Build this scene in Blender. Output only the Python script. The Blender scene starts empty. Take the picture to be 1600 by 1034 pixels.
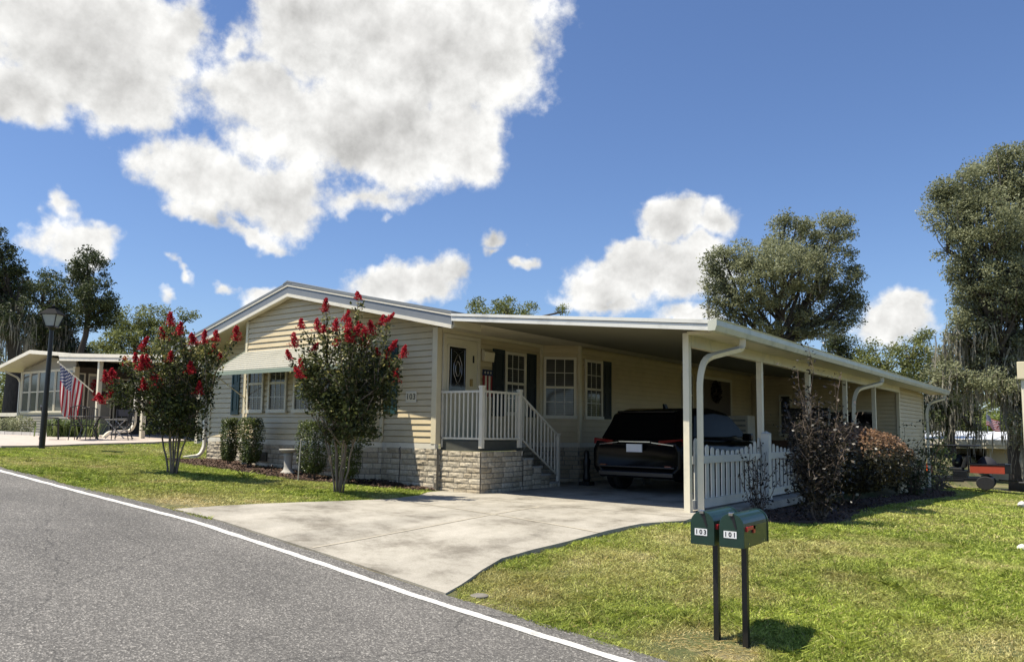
import bpy, bmesh, math, random
import numpy as np
from mathutils import Vector, Matrix
R = math.radians
random.seed(7); RNG = np.random.default_rng(11)
SC = bpy.context.scene
COL = SC.collection

# ------------------------------------------------------------------ camera
CAM = Vector((9.684, -10.467, 1.15))
RIGHT = Vector((0.79734375, 0.60340051, 0.01227892))
UP = Vector((0.04768941, -0.08327324, 0.99538499))
FWD = Vector((-0.60163832, 0.79307843, 0.09517321))
F_PX, PPX, PPY = 1200.0, 800.0, 555.0
cd = bpy.data.cameras.new('camera'); cam = bpy.data.objects.new('camera', cd); COL.objects.link(cam)
cd.sensor_fit = 'HORIZONTAL'; cd.sensor_width = 36.0; cd.lens = 36.0 * F_PX / 1600.0
cd.shift_y = (PPY - 517.0) / 1600.0
cd.clip_start = 0.05; cd.clip_end = 3000
cam.matrix_world = Matrix(((RIGHT.x, UP.x, -FWD.x, CAM.x), (RIGHT.y, UP.y, -FWD.y, CAM.y),
                           (RIGHT.z, UP.z, -FWD.z, CAM.z), (0, 0, 0, 1)))
SC.camera = cam

def ray(px, py):
    return RIGHT * (px - PPX) + UP * (PPY - py) + FWD * F_PX
def at(px, py, dist):
    """measured point of the photograph at a depth along the view"""
    return CAM + ray(px, py) * (dist / F_PX)

# ------------------------------------------------------------------ terrain
RX = [-300, -40, -20, -12, -8, -5.2, -1.73, 1.35, 3.43, 5.0, 6.6, 8, 12, 20, 40, 300]
RZ = [1.2, .80, .70, .60, .53, .40, .19, .01, -.19, -.35, -.48, -.59, -.85, -1.25, -1.9, -2.2]
HX = [-300, -40, -20, -12, -7.45, -3.85, 0, 1.0, 5.3, 300]
HZ = [1.2, .75, .62, .53, .31, .25, .02, -.05, -.05, -.05]
def terrain(x, y):
    x = np.asarray(x, float); y = np.asarray(y, float)
    rz = np.interp(x, RX, RZ); hz = np.interp(x, HX, HZ)
    right = np.clip(x - 5.3, 0, 14)
    hz = hz - .045 * right - .036 * np.clip(y, 0, 34) * np.clip((x - 4.2) / 1.0, 0, 1)
    t = np.clip((y + 5.2) / 4.2, 0, 1); t = t * t * (3 - 2 * t)
    return rz * (1 - t) + hz * t
def tz(x, y): return float(terrain(x, y))

def vnoise(x, y, seed=0):
    """smooth value noise on numpy arrays"""
    tab = np.random.default_rng(1000 + seed).random((64, 64))
    xi = np.floor(x).astype(int); yi = np.floor(y).astype(int)
    fx = x - xi; fy = y - yi; fx = fx * fx * (3 - 2 * fx); fy = fy * fy * (3 - 2 * fy)
    g = lambda a, b: tab[a % 64, b % 64]
    return (g(xi, yi) * (1 - fx) + g(xi + 1, yi) * fx) * (1 - fy) + (g(xi, yi + 1) * (1 - fx) + g(xi + 1, yi + 1) * fx) * fy

# ------------------------------------------------------------------ object helpers
OFF = {}
def tag(o, label=None, cat=None, group=None, kind=None):
    if label: o['label'] = label
    if cat: o['category'] = cat
    if group: o['group'] = group
    if kind: o['kind'] = kind
    return o
def thing(name, loc, label, cat, group=None):
    o = bpy.data.objects.new(name, None); COL.objects.link(o)
    o.location = loc; OFF[o.name] = Vector(loc); o.empty_display_size = .2
    return tag(o, label, cat, group)
def link_mesh(name, me, parent=None):
    o = bpy.data.objects.new(name, me); COL.objects.link(o)
    if parent is not None:
        o.parent = parent; OFF[o.name] = OFF[parent.name]
    else: OFF[o.name] = Vector((0, 0, 0))
    return o
def copy_tree(o, parent=None):
    c = o.copy(); COL.objects.link(c)
    if parent is not None: c.parent = parent
    OFF[c.name] = OFF[o.name]
    for ch in o.children: copy_tree(ch, c)
    return c

class MB:
    def __init__(s): s.v = []; s.f = []; s.at = []
    def add(s, vs, fs):
        b = len(s.v); s.v += [tuple(p) for p in vs]; s.f += [tuple(i + b for i in q) for q in fs]; return s
    def box(s, c, d, rz=0, mat=None):
        x, y, z = d[0] / 2, d[1] / 2, d[2] / 2
        P = [Vector((sx * x, sy * y, sz * z)) for sz in (-1, 1) for sy in (-1, 1) for sx in (-1, 1)]
        m = mat if mat is not None else Matrix.Rotation(rz, 3, 'Z')
        c = Vector(c)
        return s.add([m @ p + c for p in P], [(0, 2, 3, 1), (4, 5, 7, 6), (0, 1, 5, 4), (2, 6, 7, 3), (0, 4, 6, 2), (1, 3, 7, 5)])
    def bb(s, a, b):
        return s.box([(a[i] + b[i]) / 2 for i in range(3)], [abs(b[i] - a[i]) for i in range(3)])
    def fbox(s, O, U, N, u0, u1, n0, n1, z0, z1):
        """box in a wall frame: origin O, along U, out N"""
        P = []
        for z in (z0, z1):
            for n in (n0, n1):
                for u in (u0, u1):
                    P.append(Vector((O[0] + U[0] * u + N[0] * n, O[1] + U[1] * u + N[1] * n, z)))
        return s.add(P, [(0, 2, 3, 1), (4, 5, 7, 6), (0, 1, 5, 4), (2, 6, 7, 3), (0, 4, 6, 2), (1, 3, 7, 5)])
    def tube(s, pts, rad, n=8, cap=True):
        pts = [Vector(p) for p in pts]
        if not hasattr(rad, '__len__'): rad = [rad] * len(pts)
        rings = []; prev = None
        for i, p in enumerate(pts):
            d = (pts[min(i + 1, len(pts) - 1)] - pts[max(i - 1, 0)])
            if d.length < 1e-9: d = Vector((0, 0, 1))
            d.normalize()
            if prev is None: a = d.orthogonal().normalized()
            else:
                a = prev - d * prev.dot(d)
                a = a.normalized() if a.length > 1e-6 else d.orthogonal().normalized()
            prev = a; b = d.cross(a)
            rings.append([p + (a * math.cos(2 * math.pi * k / n) + b * math.sin(2 * math.pi * k / n)) * rad[i] for k in range(n)])
        vs = [q for r in rings for q in r]; fs = []
        for i in range(len(pts) - 1):
            for k in range(n):
                k2 = (k + 1) % n
                fs.append((i * n + k, i * n + k2, (i + 1) * n + k2, (i + 1) * n + k))
        if cap: fs += [tuple(reversed(range(n))), tuple((len(pts) - 1) * n + k for k in range(n))]
        return s.add(vs, fs)
    def rect_tube(s, pts, w, d):
        """flat rectangular downspout / bar along points; w horizontal across, d along depth"""
        pts = [Vector(p) for p in pts]; vs = []; fs = []
        for i, p in enumerate(pts):
            t = (pts[min(i + 1, len(pts) - 1)] - pts[max(i - 1, 0)]).normalized()
            ref = Vector(s.ref) if hasattr(s, 'ref') else Vector((0, 1, 0))
            a = (ref - t * ref.dot(t)).normalized(); b = t.cross(a)
            vs += [p + a * (w / 2) + b * (d / 2), p - a * (w / 2) + b * (d / 2), p - a * (w / 2) - b * (d / 2), p + a * (w / 2) - b * (d / 2)]
        n = len(pts)
        for i in range(n - 1):
            for k in range(4):
                k2 = (k + 1) % 4; fs.append((i * 4 + k, i * 4 + k2, (i + 1) * 4 + k2, (i + 1) * 4 + k))
        fs += [(3, 2, 1, 0), tuple((n - 1) * 4 + k for k in range(4))]
        return s.add(vs, fs)
    def lathe(s, prof, c=(0, 0, 0), n=20):
        vs = []; fs = []
        for r, z in prof:
            for k in range(n):
                a = 2 * math.pi * k / n; vs.append((c[0] + r * math.cos(a), c[1] + r * math.sin(a), c[2] + z))
        for i in range(len(prof) - 1):
            for k in range(n):
                k2 = (k + 1) % n; fs.append((i * n + k, i * n + k2, (i + 1) * n + k2, (i + 1) * n + k))
        fs += [tuple(reversed(range(n))), tuple((len(prof) - 1) * n + k for k in range(n))]
        return s.add(vs, fs)
    def prism(s, poly, z0, z1):
        n = len(poly)
        vs = [(p[0], p[1], z0) for p in poly] + [(p[0], p[1], z1) for p in poly]
        fs = [tuple(reversed(range(n))), tuple(range(n, 2 * n))] + [(i, (i + 1) % n, n + (i + 1) % n, n + i) for i in range(n)]
        return s.add(vs, fs)
    def extrude(s, poly3, vec):
        """planar polygon swept by a vector"""
        n = len(poly3); v = Vector(vec)
        vs = [Vector(p) for p in poly3] + [Vector(p) + v for p in poly3]
        fs = [tuple(reversed(range(n))), tuple(range(n, 2 * n))] + [(i, (i + 1) % n, n + (i + 1) % n, n + i) for i in range(n)]
        return s.add(vs, fs)
    def build(s, name, mat, parent=None, smooth=False, bevel=0, label=None, fix=True):
        me = bpy.data.meshes.new(name)
        o = link_mesh(name, me, parent); off = OFF[o.name]
        me.from_pydata([(p[0] - off.x, p[1] - off.y, p[2] - off.z) for p in s.v], [], s.f)
        if fix or bevel:
            bm = bmesh.new(); bm.from_mesh(me)
            bmesh.ops.recalc_face_normals(bm, faces=bm.faces)
            if bevel:
                es = [e for e in bm.edges if len(e.link_faces) == 2 and e.calc_face_angle(0) > R(35)]
                bmesh.ops.bevel(bm, geom=es, offset=bevel, segments=2, affect='EDGES', profile=.6)
            bm.to_mesh(me); bm.free()
        me.materials.append(mat)
        if smooth: me.polygons.foreach_set('use_smooth', [True] * len(me.polygons))
        me.update()
        if label: o['label'] = label
        return o

def np_mesh(name, V, n_per, mat, parent=None, attrs=None, mats=None):
    """many separate n-gons (n_per verts each) in one mesh, V shape (N, n_per, 3)"""
    N = V.shape[0]; me = bpy.data.meshes.new(name)
    o = link_mesh(name, me, parent); off = np.array(OFF[o.name])
    me.vertices.add(N * n_per); me.vertices.foreach_set('co', (V.reshape(-1, 3) - off).astype(np.float32).ravel())
    me.loops.add(N * n_per); me.loops.foreach_set('vertex_index', np.arange(N * n_per, dtype=np.int32))
    me.polygons.add(N)
    me.polygons.foreach_set('loop_start', np.arange(0, N * n_per, n_per, dtype=np.int32))
    me.update(calc_edges=True)
    for k, a in (attrs or {}).items():
        at_ = me.attributes.new(k, 'FLOAT', 'FACE'); at_.data.foreach_set('value', np.asarray(a, np.float32))
    me.materials.append(mat)
    return o

# ------------------------------------------------------------------ materials
def newmat(name):
    m = bpy.data.materials.new(name); m.use_nodes = True
    nt = m.node_tree; b = nt.nodes['Principled BSDF']
    return m, nt, b
def ND(nt, t, **kw):
    n = nt.nodes.new(t)
    for k, v in kw.items():
        if k.startswith('i_'): n.inputs[k[2:].replace('_', ' ')].default_value = v
        else: setattr(n, k, v)
    return n
def rgb(c): return (c[0], c[1], c[2], 1.0)
def pm(name, col, rough=.55, var=.10, scale=6., bump=0., bscale=40., metal=0., spec=.5, dirt=None, dscale=2., stretch=None, coat=0.):
    """painted / plain surface with procedural mottling, optional dirt stains and bump"""
    m, nt, b = newmat(name); L = nt.links.new
    tc = ND(nt, 'ShaderNodeTexCoord'); vec = tc.outputs['Object']
    if stretch:
        mp = ND(nt, 'ShaderNodeMapping'); mp.inputs['Scale'].default_value = stretch; L(vec, mp.inputs['Vector']); vec = mp.outputs['Vector']
    n = ND(nt, 'ShaderNodeTexNoise', i_Scale=scale, i_Detail=5.0, i_Roughness=.6); L(vec, n.inputs['Vector'])
    mr = ND(nt, 'ShaderNodeMapRange'); mr.inputs[1].default_value = .3; mr.inputs[2].default_value = .7
    mr.inputs[3].default_value = 1 - var; mr.inputs[4].default_value = 1 + var * .6
    L(n.outputs['Fac'], mr.inputs[0])
    mx = ND(nt, 'ShaderNodeVectorMath', operation='SCALE'); mx.inputs[0].default_value = col; L(mr.outputs[0], mx.inputs['Scale'])
    out = mx.outputs[0]
    if dirt:
        n2 = ND(nt, 'ShaderNodeTexNoise', i_Scale=dscale, i_Detail=6.0, i_Roughness=.65); L(vec, n2.inputs['Vector'])
        r2 = ND(nt, 'ShaderNodeMapRange'); r2.inputs[1].default_value = .52; r2.inputs[2].default_value = .75; r2.inputs[4].default_value = .7
        L(n2.outputs['Fac'], r2.inputs[0])
        mm = ND(nt, 'ShaderNodeMix', data_type='RGBA'); L(r2.outputs[0], mm.inputs[0]); L(out, mm.inputs[6]); mm.inputs[7].default_value = rgb(dirt)
        out = mm.outputs[2]
    L(out, b.inputs['Base Color'])
    b.inputs['Roughness'].default_value = rough; b.inputs['Metallic'].default_value = metal
    b.inputs['Specular IOR Level'].default_value = spec; b.inputs['Coat Weight'].default_value = coat
    if bump:
        n3 = ND(nt, 'ShaderNodeTexNoise', i_Scale=bscale, i_Detail=4.0); L(vec, n3.inputs['Vector'])
        bp = ND(nt, 'ShaderNodeBump', i_Strength=bump, i_Distance=.01); L(n3.outputs['Fac'], bp.inputs['Height']); L(bp.outputs[0], b.inputs['Normal'])
    return m
def leafmat(name, dark, light, tip=None, trans=.35, rough=.5):
    """leaves: colour spread by a per-leaf random attribute, part translucent"""
    m, nt, b = newmat(name); L = nt.links.new
    a = ND(nt, 'ShaderNodeAttribute', attribute_name='rnd')
    cr = ND(nt, 'ShaderNodeValToRGB'); L(a.outputs['Fac'], cr.inputs[0])
    cr.color_ramp.elements[0].color = rgb(dark); cr.color_ramp.elements[1].color = rgb(light)
    if tip:
        cr.color_ramp.elements[1].position = .70
        e = cr.color_ramp.elements.new(.95); e.color = rgb(tip)
    L(cr.outputs[0], b.inputs['Base Color']); b.inputs['Roughness'].default_value = rough
    b.inputs['Specular IOR Level'].default_value = .35
    tr = ND(nt, 'ShaderNodeBsdfTranslucent'); L(cr.outputs[0], tr.inputs['Color'])
    mx = ND(nt, 'ShaderNodeMixShader', i_Fac=trans); out = nt.nodes['Material Output']
    L(b.outputs[0], mx.inputs[1]); L(tr.outputs[0], mx.inputs[2]); L(mx.outputs[0], out.inputs['Surface'])
    return m
M = {}
M['siding'] = pm('siding_vinyl', (.69, .56, .335), .45, .07, 2., dirt=(.56, .45, .265), dscale=1.2)
M['trim'] = pm('cream_trim', (.76, .66, .44), .4, .05, 5.)
M['white'] = pm('white_metal', (.78, .72, .58), .35, .05, 4., dirt=(.55, .50, .40), dscale=3.)
M['whitepost'] = pm('white_post', (.78, .71, .53), .4, .05, 4., dirt=(.50, .48, .40), dscale=3.)
M['fence'] = pm('fence_vinyl', (.74, .71, .61), .4, .06, 5., dirt=(.45, .47, .42), dscale=2.5)
M['fascia'] = pm('fascia_metal', (.76, .74, .66), .3, .08, 2., dirt=(.36, .36, .32), dscale=1.6, metal=.0)
M['roofgrey'] = pm('roof_grey', (.20, .21, .21), .5, .12, 3.)
M['rake'] = pm('rake_grey', (.21, .22, .225), .35, .08, 3., dirt=(.22, .23, .23), dscale=3)
M['gutter'] = pm('gutter_aged', (.58, .58, .47), .35, .12, 2.5, dirt=(.26, .30, .25), dscale=4.)
M['soffit'] = pm('soffit', (.68, .60, .42), .6, .06, 3.)
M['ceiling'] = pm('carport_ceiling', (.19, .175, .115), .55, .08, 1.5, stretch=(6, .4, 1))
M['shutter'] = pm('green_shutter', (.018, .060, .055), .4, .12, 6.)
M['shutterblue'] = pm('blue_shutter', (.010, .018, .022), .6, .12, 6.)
M['door'] = pm('door_paint', (.76, .68, .46), .4, .04, 5.)
M['frame'] = pm('window_frame', (.76, .68, .50), .4, .05, 5.)
M['muntin'] = pm('muntin', (.62, .59, .50), .4, .05, 5.)
M['black'] = pm('black_paint', (.012, .012, .013), .35, .2, 8.)
M['blackmatt'] = pm('black_matt', (.012, .012, .012), .8, .2, 8., spec=.15)
M['blackmetal'] = pm('black_iron', (.018, .018, .018), .4, .2, 10.)
M['rubber'] = pm('tyre_rubber', (.02, .02, .02), .8, .2, 20., bump=.3)
M['chrome'] = pm('chrome', (.55, .55, .56), .15, .05, 5., metal=1.)
M['steel'] = pm('steel', (.4, .4, .4), .35, .1, 8., metal=1.)
M['brass'] = pm('brass', (.45, .32, .15), .35, .1, 8., metal=1.)
M['mortar'] = pm('mortar', (.22, .20, .16), .9, .2, 20., bump=.4, bscale=80)
M['cap'] = pm('stone_cap', (.62, .58, .50), .8, .1, 8., bump=.3)
M['awning'] = pm('awning_slats', (.46, .44, .355), .45, .06, 3., dirt=(.30, .29, .23), dscale=2.5)
M['awningtrim'] = pm('awning_trim', (.29, .34, .25), .35, .06, 3.)
M['deck'] = pm('deck_boards', (.085, .085, .068), .7, .15, 6.)
M['tread'] = pm('step_tread', (.45, .43, .38), .7, .1, 8.)
M['mailgreen'] = pm('mailbox_green', (.009, .034, .021), .38, .25, 6., bump=.04, bscale=15, coat=.3)
M['red'] = pm('red_plastic', (.55, .03, .035), .35, .1, 6.)
M['sticker'] = pm('sticker', (.80, .79, .76), .5, .03, 8.)
M['ink'] = pm('ink', (.02, .02, .02), .5, .1, 8.)
M['bark'] = pm('oak_bark', (.075, .062, .05), .9, .35, 5., bump=.8, bscale=18, stretch=(3, 3, .6))
M['crapebark'] = pm('crape_bark', (.23, .18, .13), .75, .25, 7., bump=.3, bscale=20, stretch=(3, 3, .8), dirt=(.10, .075, .055), dscale=5)
M['twig'] = pm('twig', (.15, .11, .08), .85, .25, 9.)
M['moss'] = leafmat('spanish_moss', (.20, .18, .135), (.42, .385, .29), trans=.3, rough=.9)
M['oakleaf'] = leafmat('oak_leaf', (.085, .11, .032), (.31, .33, .11), trans=.38)
M['oaklight'] = leafmat('oak_leaf_grey_green', (.130, .145, .068), (.43, .44, .25), trans=.4)
M['oakdark'] = leafmat('oak_leaf_dark', (.022, .034, .014), (.11, .135, .050), trans=.3)
M['brightleaf'] = leafmat('bright_leaf', (.11, .16, .03), (.32, .38, .10), trans=.4)
M['crapeleaf'] = leafmat('crape_leaf', (.014, .022, .008), (.115, .135, .040), tip=(.40, .36, .12), trans=.35)
M['petal'] = leafmat('crape_petal', (.24, .007, .014), (.66, .028, .045), trans=.35, rough=.6)
M['hedgeleaf'] = leafmat('hedge_leaf', (.022, .036, .010), (.17, .21, .05), trans=.3, rough=.4)
M['purpleleaf'] = leafmat('purple_leaf', (.009, .009, .007), (.045, .036, .026), tip=(.16, .13, .095), trans=.2, rough=.35)
M['bronzeleaf'] = leafmat('bronze_leaf', (.012, .016, .008), (.060, .052, .028), tip=(.20, .17, .10), trans=.3, rough=.35)
M['copperleaf'] = leafmat('copper_leaf', (.10, .055, .030), (.34, .20, .11), tip=(.48, .36, .20), trans=.35, rough=.4)
M['liriope'] = leafmat('strap_leaf', (.045, .075, .020), (.20, .25, .08), trans=.35)
M['mulchchip'] = leafmat('mulch_chip', (.030, .017, .011), (.17, .105, .07), trans=.0, rough=.9)
M['pink'] = pm('patio_concrete', (.55, .46, .38), .85, .12, 3., bump=.2, bscale=60, dirt=(.38, .32, .27), dscale=.8)
M['kerb'] = pm('edging_stone', (.55, .53, .48), .85, .12, 5., bump=.3)
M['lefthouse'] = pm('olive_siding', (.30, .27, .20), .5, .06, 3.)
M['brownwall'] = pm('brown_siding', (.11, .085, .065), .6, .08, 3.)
M['carblack'] = pm('car_paint_black', (.003, .003, .0035), .22, .2, 6., spec=.14, coat=.05)
M['carwhite'] = pm('car_paint_pale', (.55, .56, .57), .25, .05, 6., coat=.5)
M['taillight'] = pm('tail_light', (.15, .006, .007), .12, .1, 6., coat=.7)
M['orange'] = pm('orange_paint', (.75, .10, .02), .4, .08, 6.)
M['bedred'] = pm('faded_red_paint', (.42, .06, .025), .5, .12, 6.)
M['seatblack'] = pm('seat_vinyl', (.02, .02, .02), .5, .15, 10.)
M['nbroof'] = pm('white_pan_roof', (.72, .72, .70), .4, .1, 2., dirt=(.32, .31, .28), dscale=3.)
M['fabric'] = pm('dark_fabric', (.03, .03, .035), .8, .15, 20.)
M['stonewhite'] = pm('white_stone', (.66, .64, .60), .85, .12, 7., bump=.5, bscale=14)
M['statue'] = pm('cast_stone', (.45, .42, .36), .85, .15, 8., bump=.4, bscale=30)
M['wood'] = pm('brown_wood', (.16, .08, .04), .6, .25, 4., stretch=(1, 1, 8))
M['wreath'] = leafmat('wreath_leaf', (.012, .010, .010), (.05, .035, .03), trans=.1)

def glass_dark(name, tint=(.025, .028, .028), blinds=0.):
    """window pane: glossy glass over a dim room, with the pale slats of a blind behind it when asked"""
    m, nt, b = newmat(name); L = nt.links.new
    b.inputs['Roughness'].default_value = .06; b.inputs['Specular IOR Level'].default_value = .6
    b.inputs['Base Color'].default_value = rgb(tint)
    if blinds:
        tc = ND(nt, 'ShaderNodeTexCoord')
        w = ND(nt, 'ShaderNodeTexWave', wave_type='BANDS', bands_direction='Z', i_Scale=7.0, i_Distortion=.15); L(tc.outputs['Object'], w.inputs['Vector'])
        n = ND(nt, 'ShaderNodeTexNoise', i_Scale=1.3, i_Detail=2.0); L(tc.outputs['Object'], n.inputs['Vector'])
        mu = ND(nt, 'ShaderNodeMath', operation='MULTIPLY'); L(w.outputs['Fac'], mu.inputs[0]); L(n.outputs['Fac'], mu.inputs[1])
        mx = ND(nt, 'ShaderNodeMix', data_type='RGBA'); L(mu.outputs[0], mx.inputs[0])
        mx.inputs[6].default_value = rgb(tint); mx.inputs[7].default_value = (blinds, blinds * .97, blinds * .88, 1)
        L(mx.outputs[2], b.inputs['Base Color'])
    return m
M['glass'] = glass_dark('window_glass', (.022, .024, .022), .22)
M['glassdark'] = glass_dark('dark_glass', (.012, .013, .013))
M['carglass'] = glass_dark('car_glass', (.004, .004, .004)); M['carglass'].node_tree.nodes['Principled BSDF'].inputs['Specular IOR Level'].default_value = .03; M['carglass'].node_tree.nodes['Principled BSDF'].inputs['Roughness'].default_value = .2
M['screen'] = glass_dark('sunroom_glass', (.05, .055, .05), .30)
M['lampglass'] = pm('frosted_glass', (.42, .43, .41), .25, .08, 6.)

def block_mat():
    """split-face block: per-block tint, rough broken face"""
    m, nt, b = newmat('split_face_block'); L = nt.links.new
    a = ND(nt, 'ShaderNodeAttribute', attribute_name='rnd')
    cr = ND(nt, 'ShaderNodeValToRGB'); L(a.outputs['Fac'], cr.inputs[0])
    cr.color_ramp.elements[0].color = (.47, .39, .265, 1); cr.color_ramp.elements[1].color = (.70, .61, .45, 1)
    tc = ND(nt, 'ShaderNodeTexCoord'); n = ND(nt, 'ShaderNodeTexNoise', i_Scale=26., i_Detail=6., i_Roughness=.7); L(tc.outputs['Object'], n.inputs['Vector'])
    mr = ND(nt, 'ShaderNodeMapRange'); mr.inputs[1].default_value = .3; mr.inputs[2].default_value = .7; mr.inputs[3].default_value = .72; mr.inputs[4].default_value = 1.12
    L(n.outputs['Fac'], mr.inputs[0]); mx = ND(nt, 'ShaderNodeVectorMath', operation='SCALE'); L(cr.outputs[0], mx.inputs[0]); L(mr.outputs[0], mx.inputs['Scale'])
    L(mx.outputs[0], b.inputs['Base Color']); b.inputs['Roughness'].default_value = .9
    bp = ND(nt, 'ShaderNodeBump', i_Strength=.8, i_Distance=.015); L(n.outputs['Fac'], bp.inputs['Height']); L(bp.outputs[0], b.inputs['Normal'])
    return m
M['block'] = block_mat()

def asphalt_mat():
    m, nt, b = newmat('asphalt'); L = nt.links.new
    tc = ND(nt, 'ShaderNodeTexCoord'); v = tc.outputs['Object']
    vo = ND(nt, 'ShaderNodeTexVoronoi', i_Scale=92.); L(v, vo.inputs['Vector'])
    n1 = ND(nt, 'ShaderNodeTexNoise', i_Scale=45., i_Detail=6., i_Roughness=.75); L(v, n1.inputs['Vector'])
    n2 = ND(nt, 'ShaderNodeTexNoise', i_Scale=.45, i_Detail=5., i_Roughness=.6); L(v, n2.inputs['Vector'])
    sep = ND(nt, 'ShaderNodeSeparateColor'); L(vo.outputs['Color'], sep.inputs[0])
    cr = ND(nt, 'ShaderNodeValToRGB'); L(sep.outputs[0], cr.inputs[0])
    e = cr.color_ramp.elements; e[0].color = (.085, .079, .069, 1); e[1].color = (.38, .355, .31, 1)
    e[1].position = 1.0; k = e.new(.55); k.color = (.135, .126, .111, 1); k = e.new(.86); k.color = (.21, .196, .172, 1)
    mr = ND(nt, 'ShaderNodeMapRange'); mr.inputs[1].default_value = .3; mr.inputs[2].default_value = .7; mr.inputs[3].default_value = .70; mr.inputs[4].default_value = 1.28
    L(n1.outputs['Fac'], mr.inputs[0])
    mr2 = ND(nt, 'ShaderNodeMapRange'); mr2.inputs[1].default_value = .3; mr2.inputs[2].default_value = .7; mr2.inputs[3].default_value = .78; mr2.inputs[4].default_value = 1.18
    L(n2.outputs['Fac'], mr2.inputs[0])
    mpt = ND(nt, 'ShaderNodeMapping'); mpt.inputs['Scale'].default_value = (.05, .75, 1); L(v, mpt.inputs['Vector'])
    n5 = ND(nt, 'ShaderNodeTexNoise', i_Scale=1.6, i_Detail=3., i_Roughness=.5); L(mpt.outputs[0], n5.inputs['Vector'])
    mr5 = ND(nt, 'ShaderNodeMapRange'); mr5.inputs[1].default_value = .35; mr5.inputs[2].default_value = .65; mr5.inputs[3].default_value = .86; mr5.inputs[4].default_value = 1.10; L(n5.outputs['Fac'], mr5.inputs[0])
    mu0 = ND(nt, 'ShaderNodeMath', operation='MULTIPLY'); L(mr.outputs[0], mu0.inputs[0]); L(mr5.outputs[0], mu0.inputs[1])
    mu = ND(nt, 'ShaderNodeMath', operation='MULTIPLY'); L(mu0.outputs[0], mu.inputs[0]); L(mr2.outputs[0], mu.inputs[1])
    s = ND(nt, 'ShaderNodeVectorMath', operation='SCALE'); L(cr.outputs[0], s.inputs[0]); L(mu.outputs[0], s.inputs['Scale'])
    # one long hairline crack and some cross cracks
    mp = ND(nt, 'ShaderNodeMapping'); mp.inputs['Scale'].default_value = (.28, .28, .28); mp.inputs['Location'].default_value = (3.3, 1.7, 0); L(v, mp.inputs['Vector'])
    nw = ND(nt, 'ShaderNodeTexNoise', i_Scale=6., i_Detail=5.); L(mp.outputs[0], nw.inputs['Vector'])
    mixv = ND(nt, 'ShaderNodeMix', data_type='RGBA'); mixv.inputs[0].default_value = .10; L(mp.outputs[0], mixv.inputs[6]); L(nw.outputs['Color'], mixv.inputs[7])
    vc = ND(nt, 'ShaderNodeTexVoronoi', feature='DISTANCE_TO_EDGE', i_Scale=1.0); L(mixv.outputs[2], vc.inputs['Vector'])
    lt = ND(nt, 'ShaderNodeMapRange'); lt.inputs[1].default_value = .0006; lt.inputs[2].default_value = .0022; lt.inputs[3].default_value = .62; lt.inputs[4].default_value = 1.0
    L(vc.outputs['Distance'], lt.inputs[0])
    s2 = ND(nt, 'ShaderNodeVectorMath', operation='SCALE'); L(s.outputs[0], s2.inputs[0]); L(lt.outputs[0], s2.inputs['Scale'])
    L(s2.outputs[0], b.inputs['Base Color']); b.inputs['Roughness'].default_value = .85
    bp = ND(nt, 'ShaderNodeBump', i_Strength=.7, i_Distance=.006); L(vo.outputs['Distance'], bp.inputs['Height']); L(bp.outputs[0], b.inputs['Normal'])
    return m
M['asphalt'] = asphalt_mat()

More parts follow.
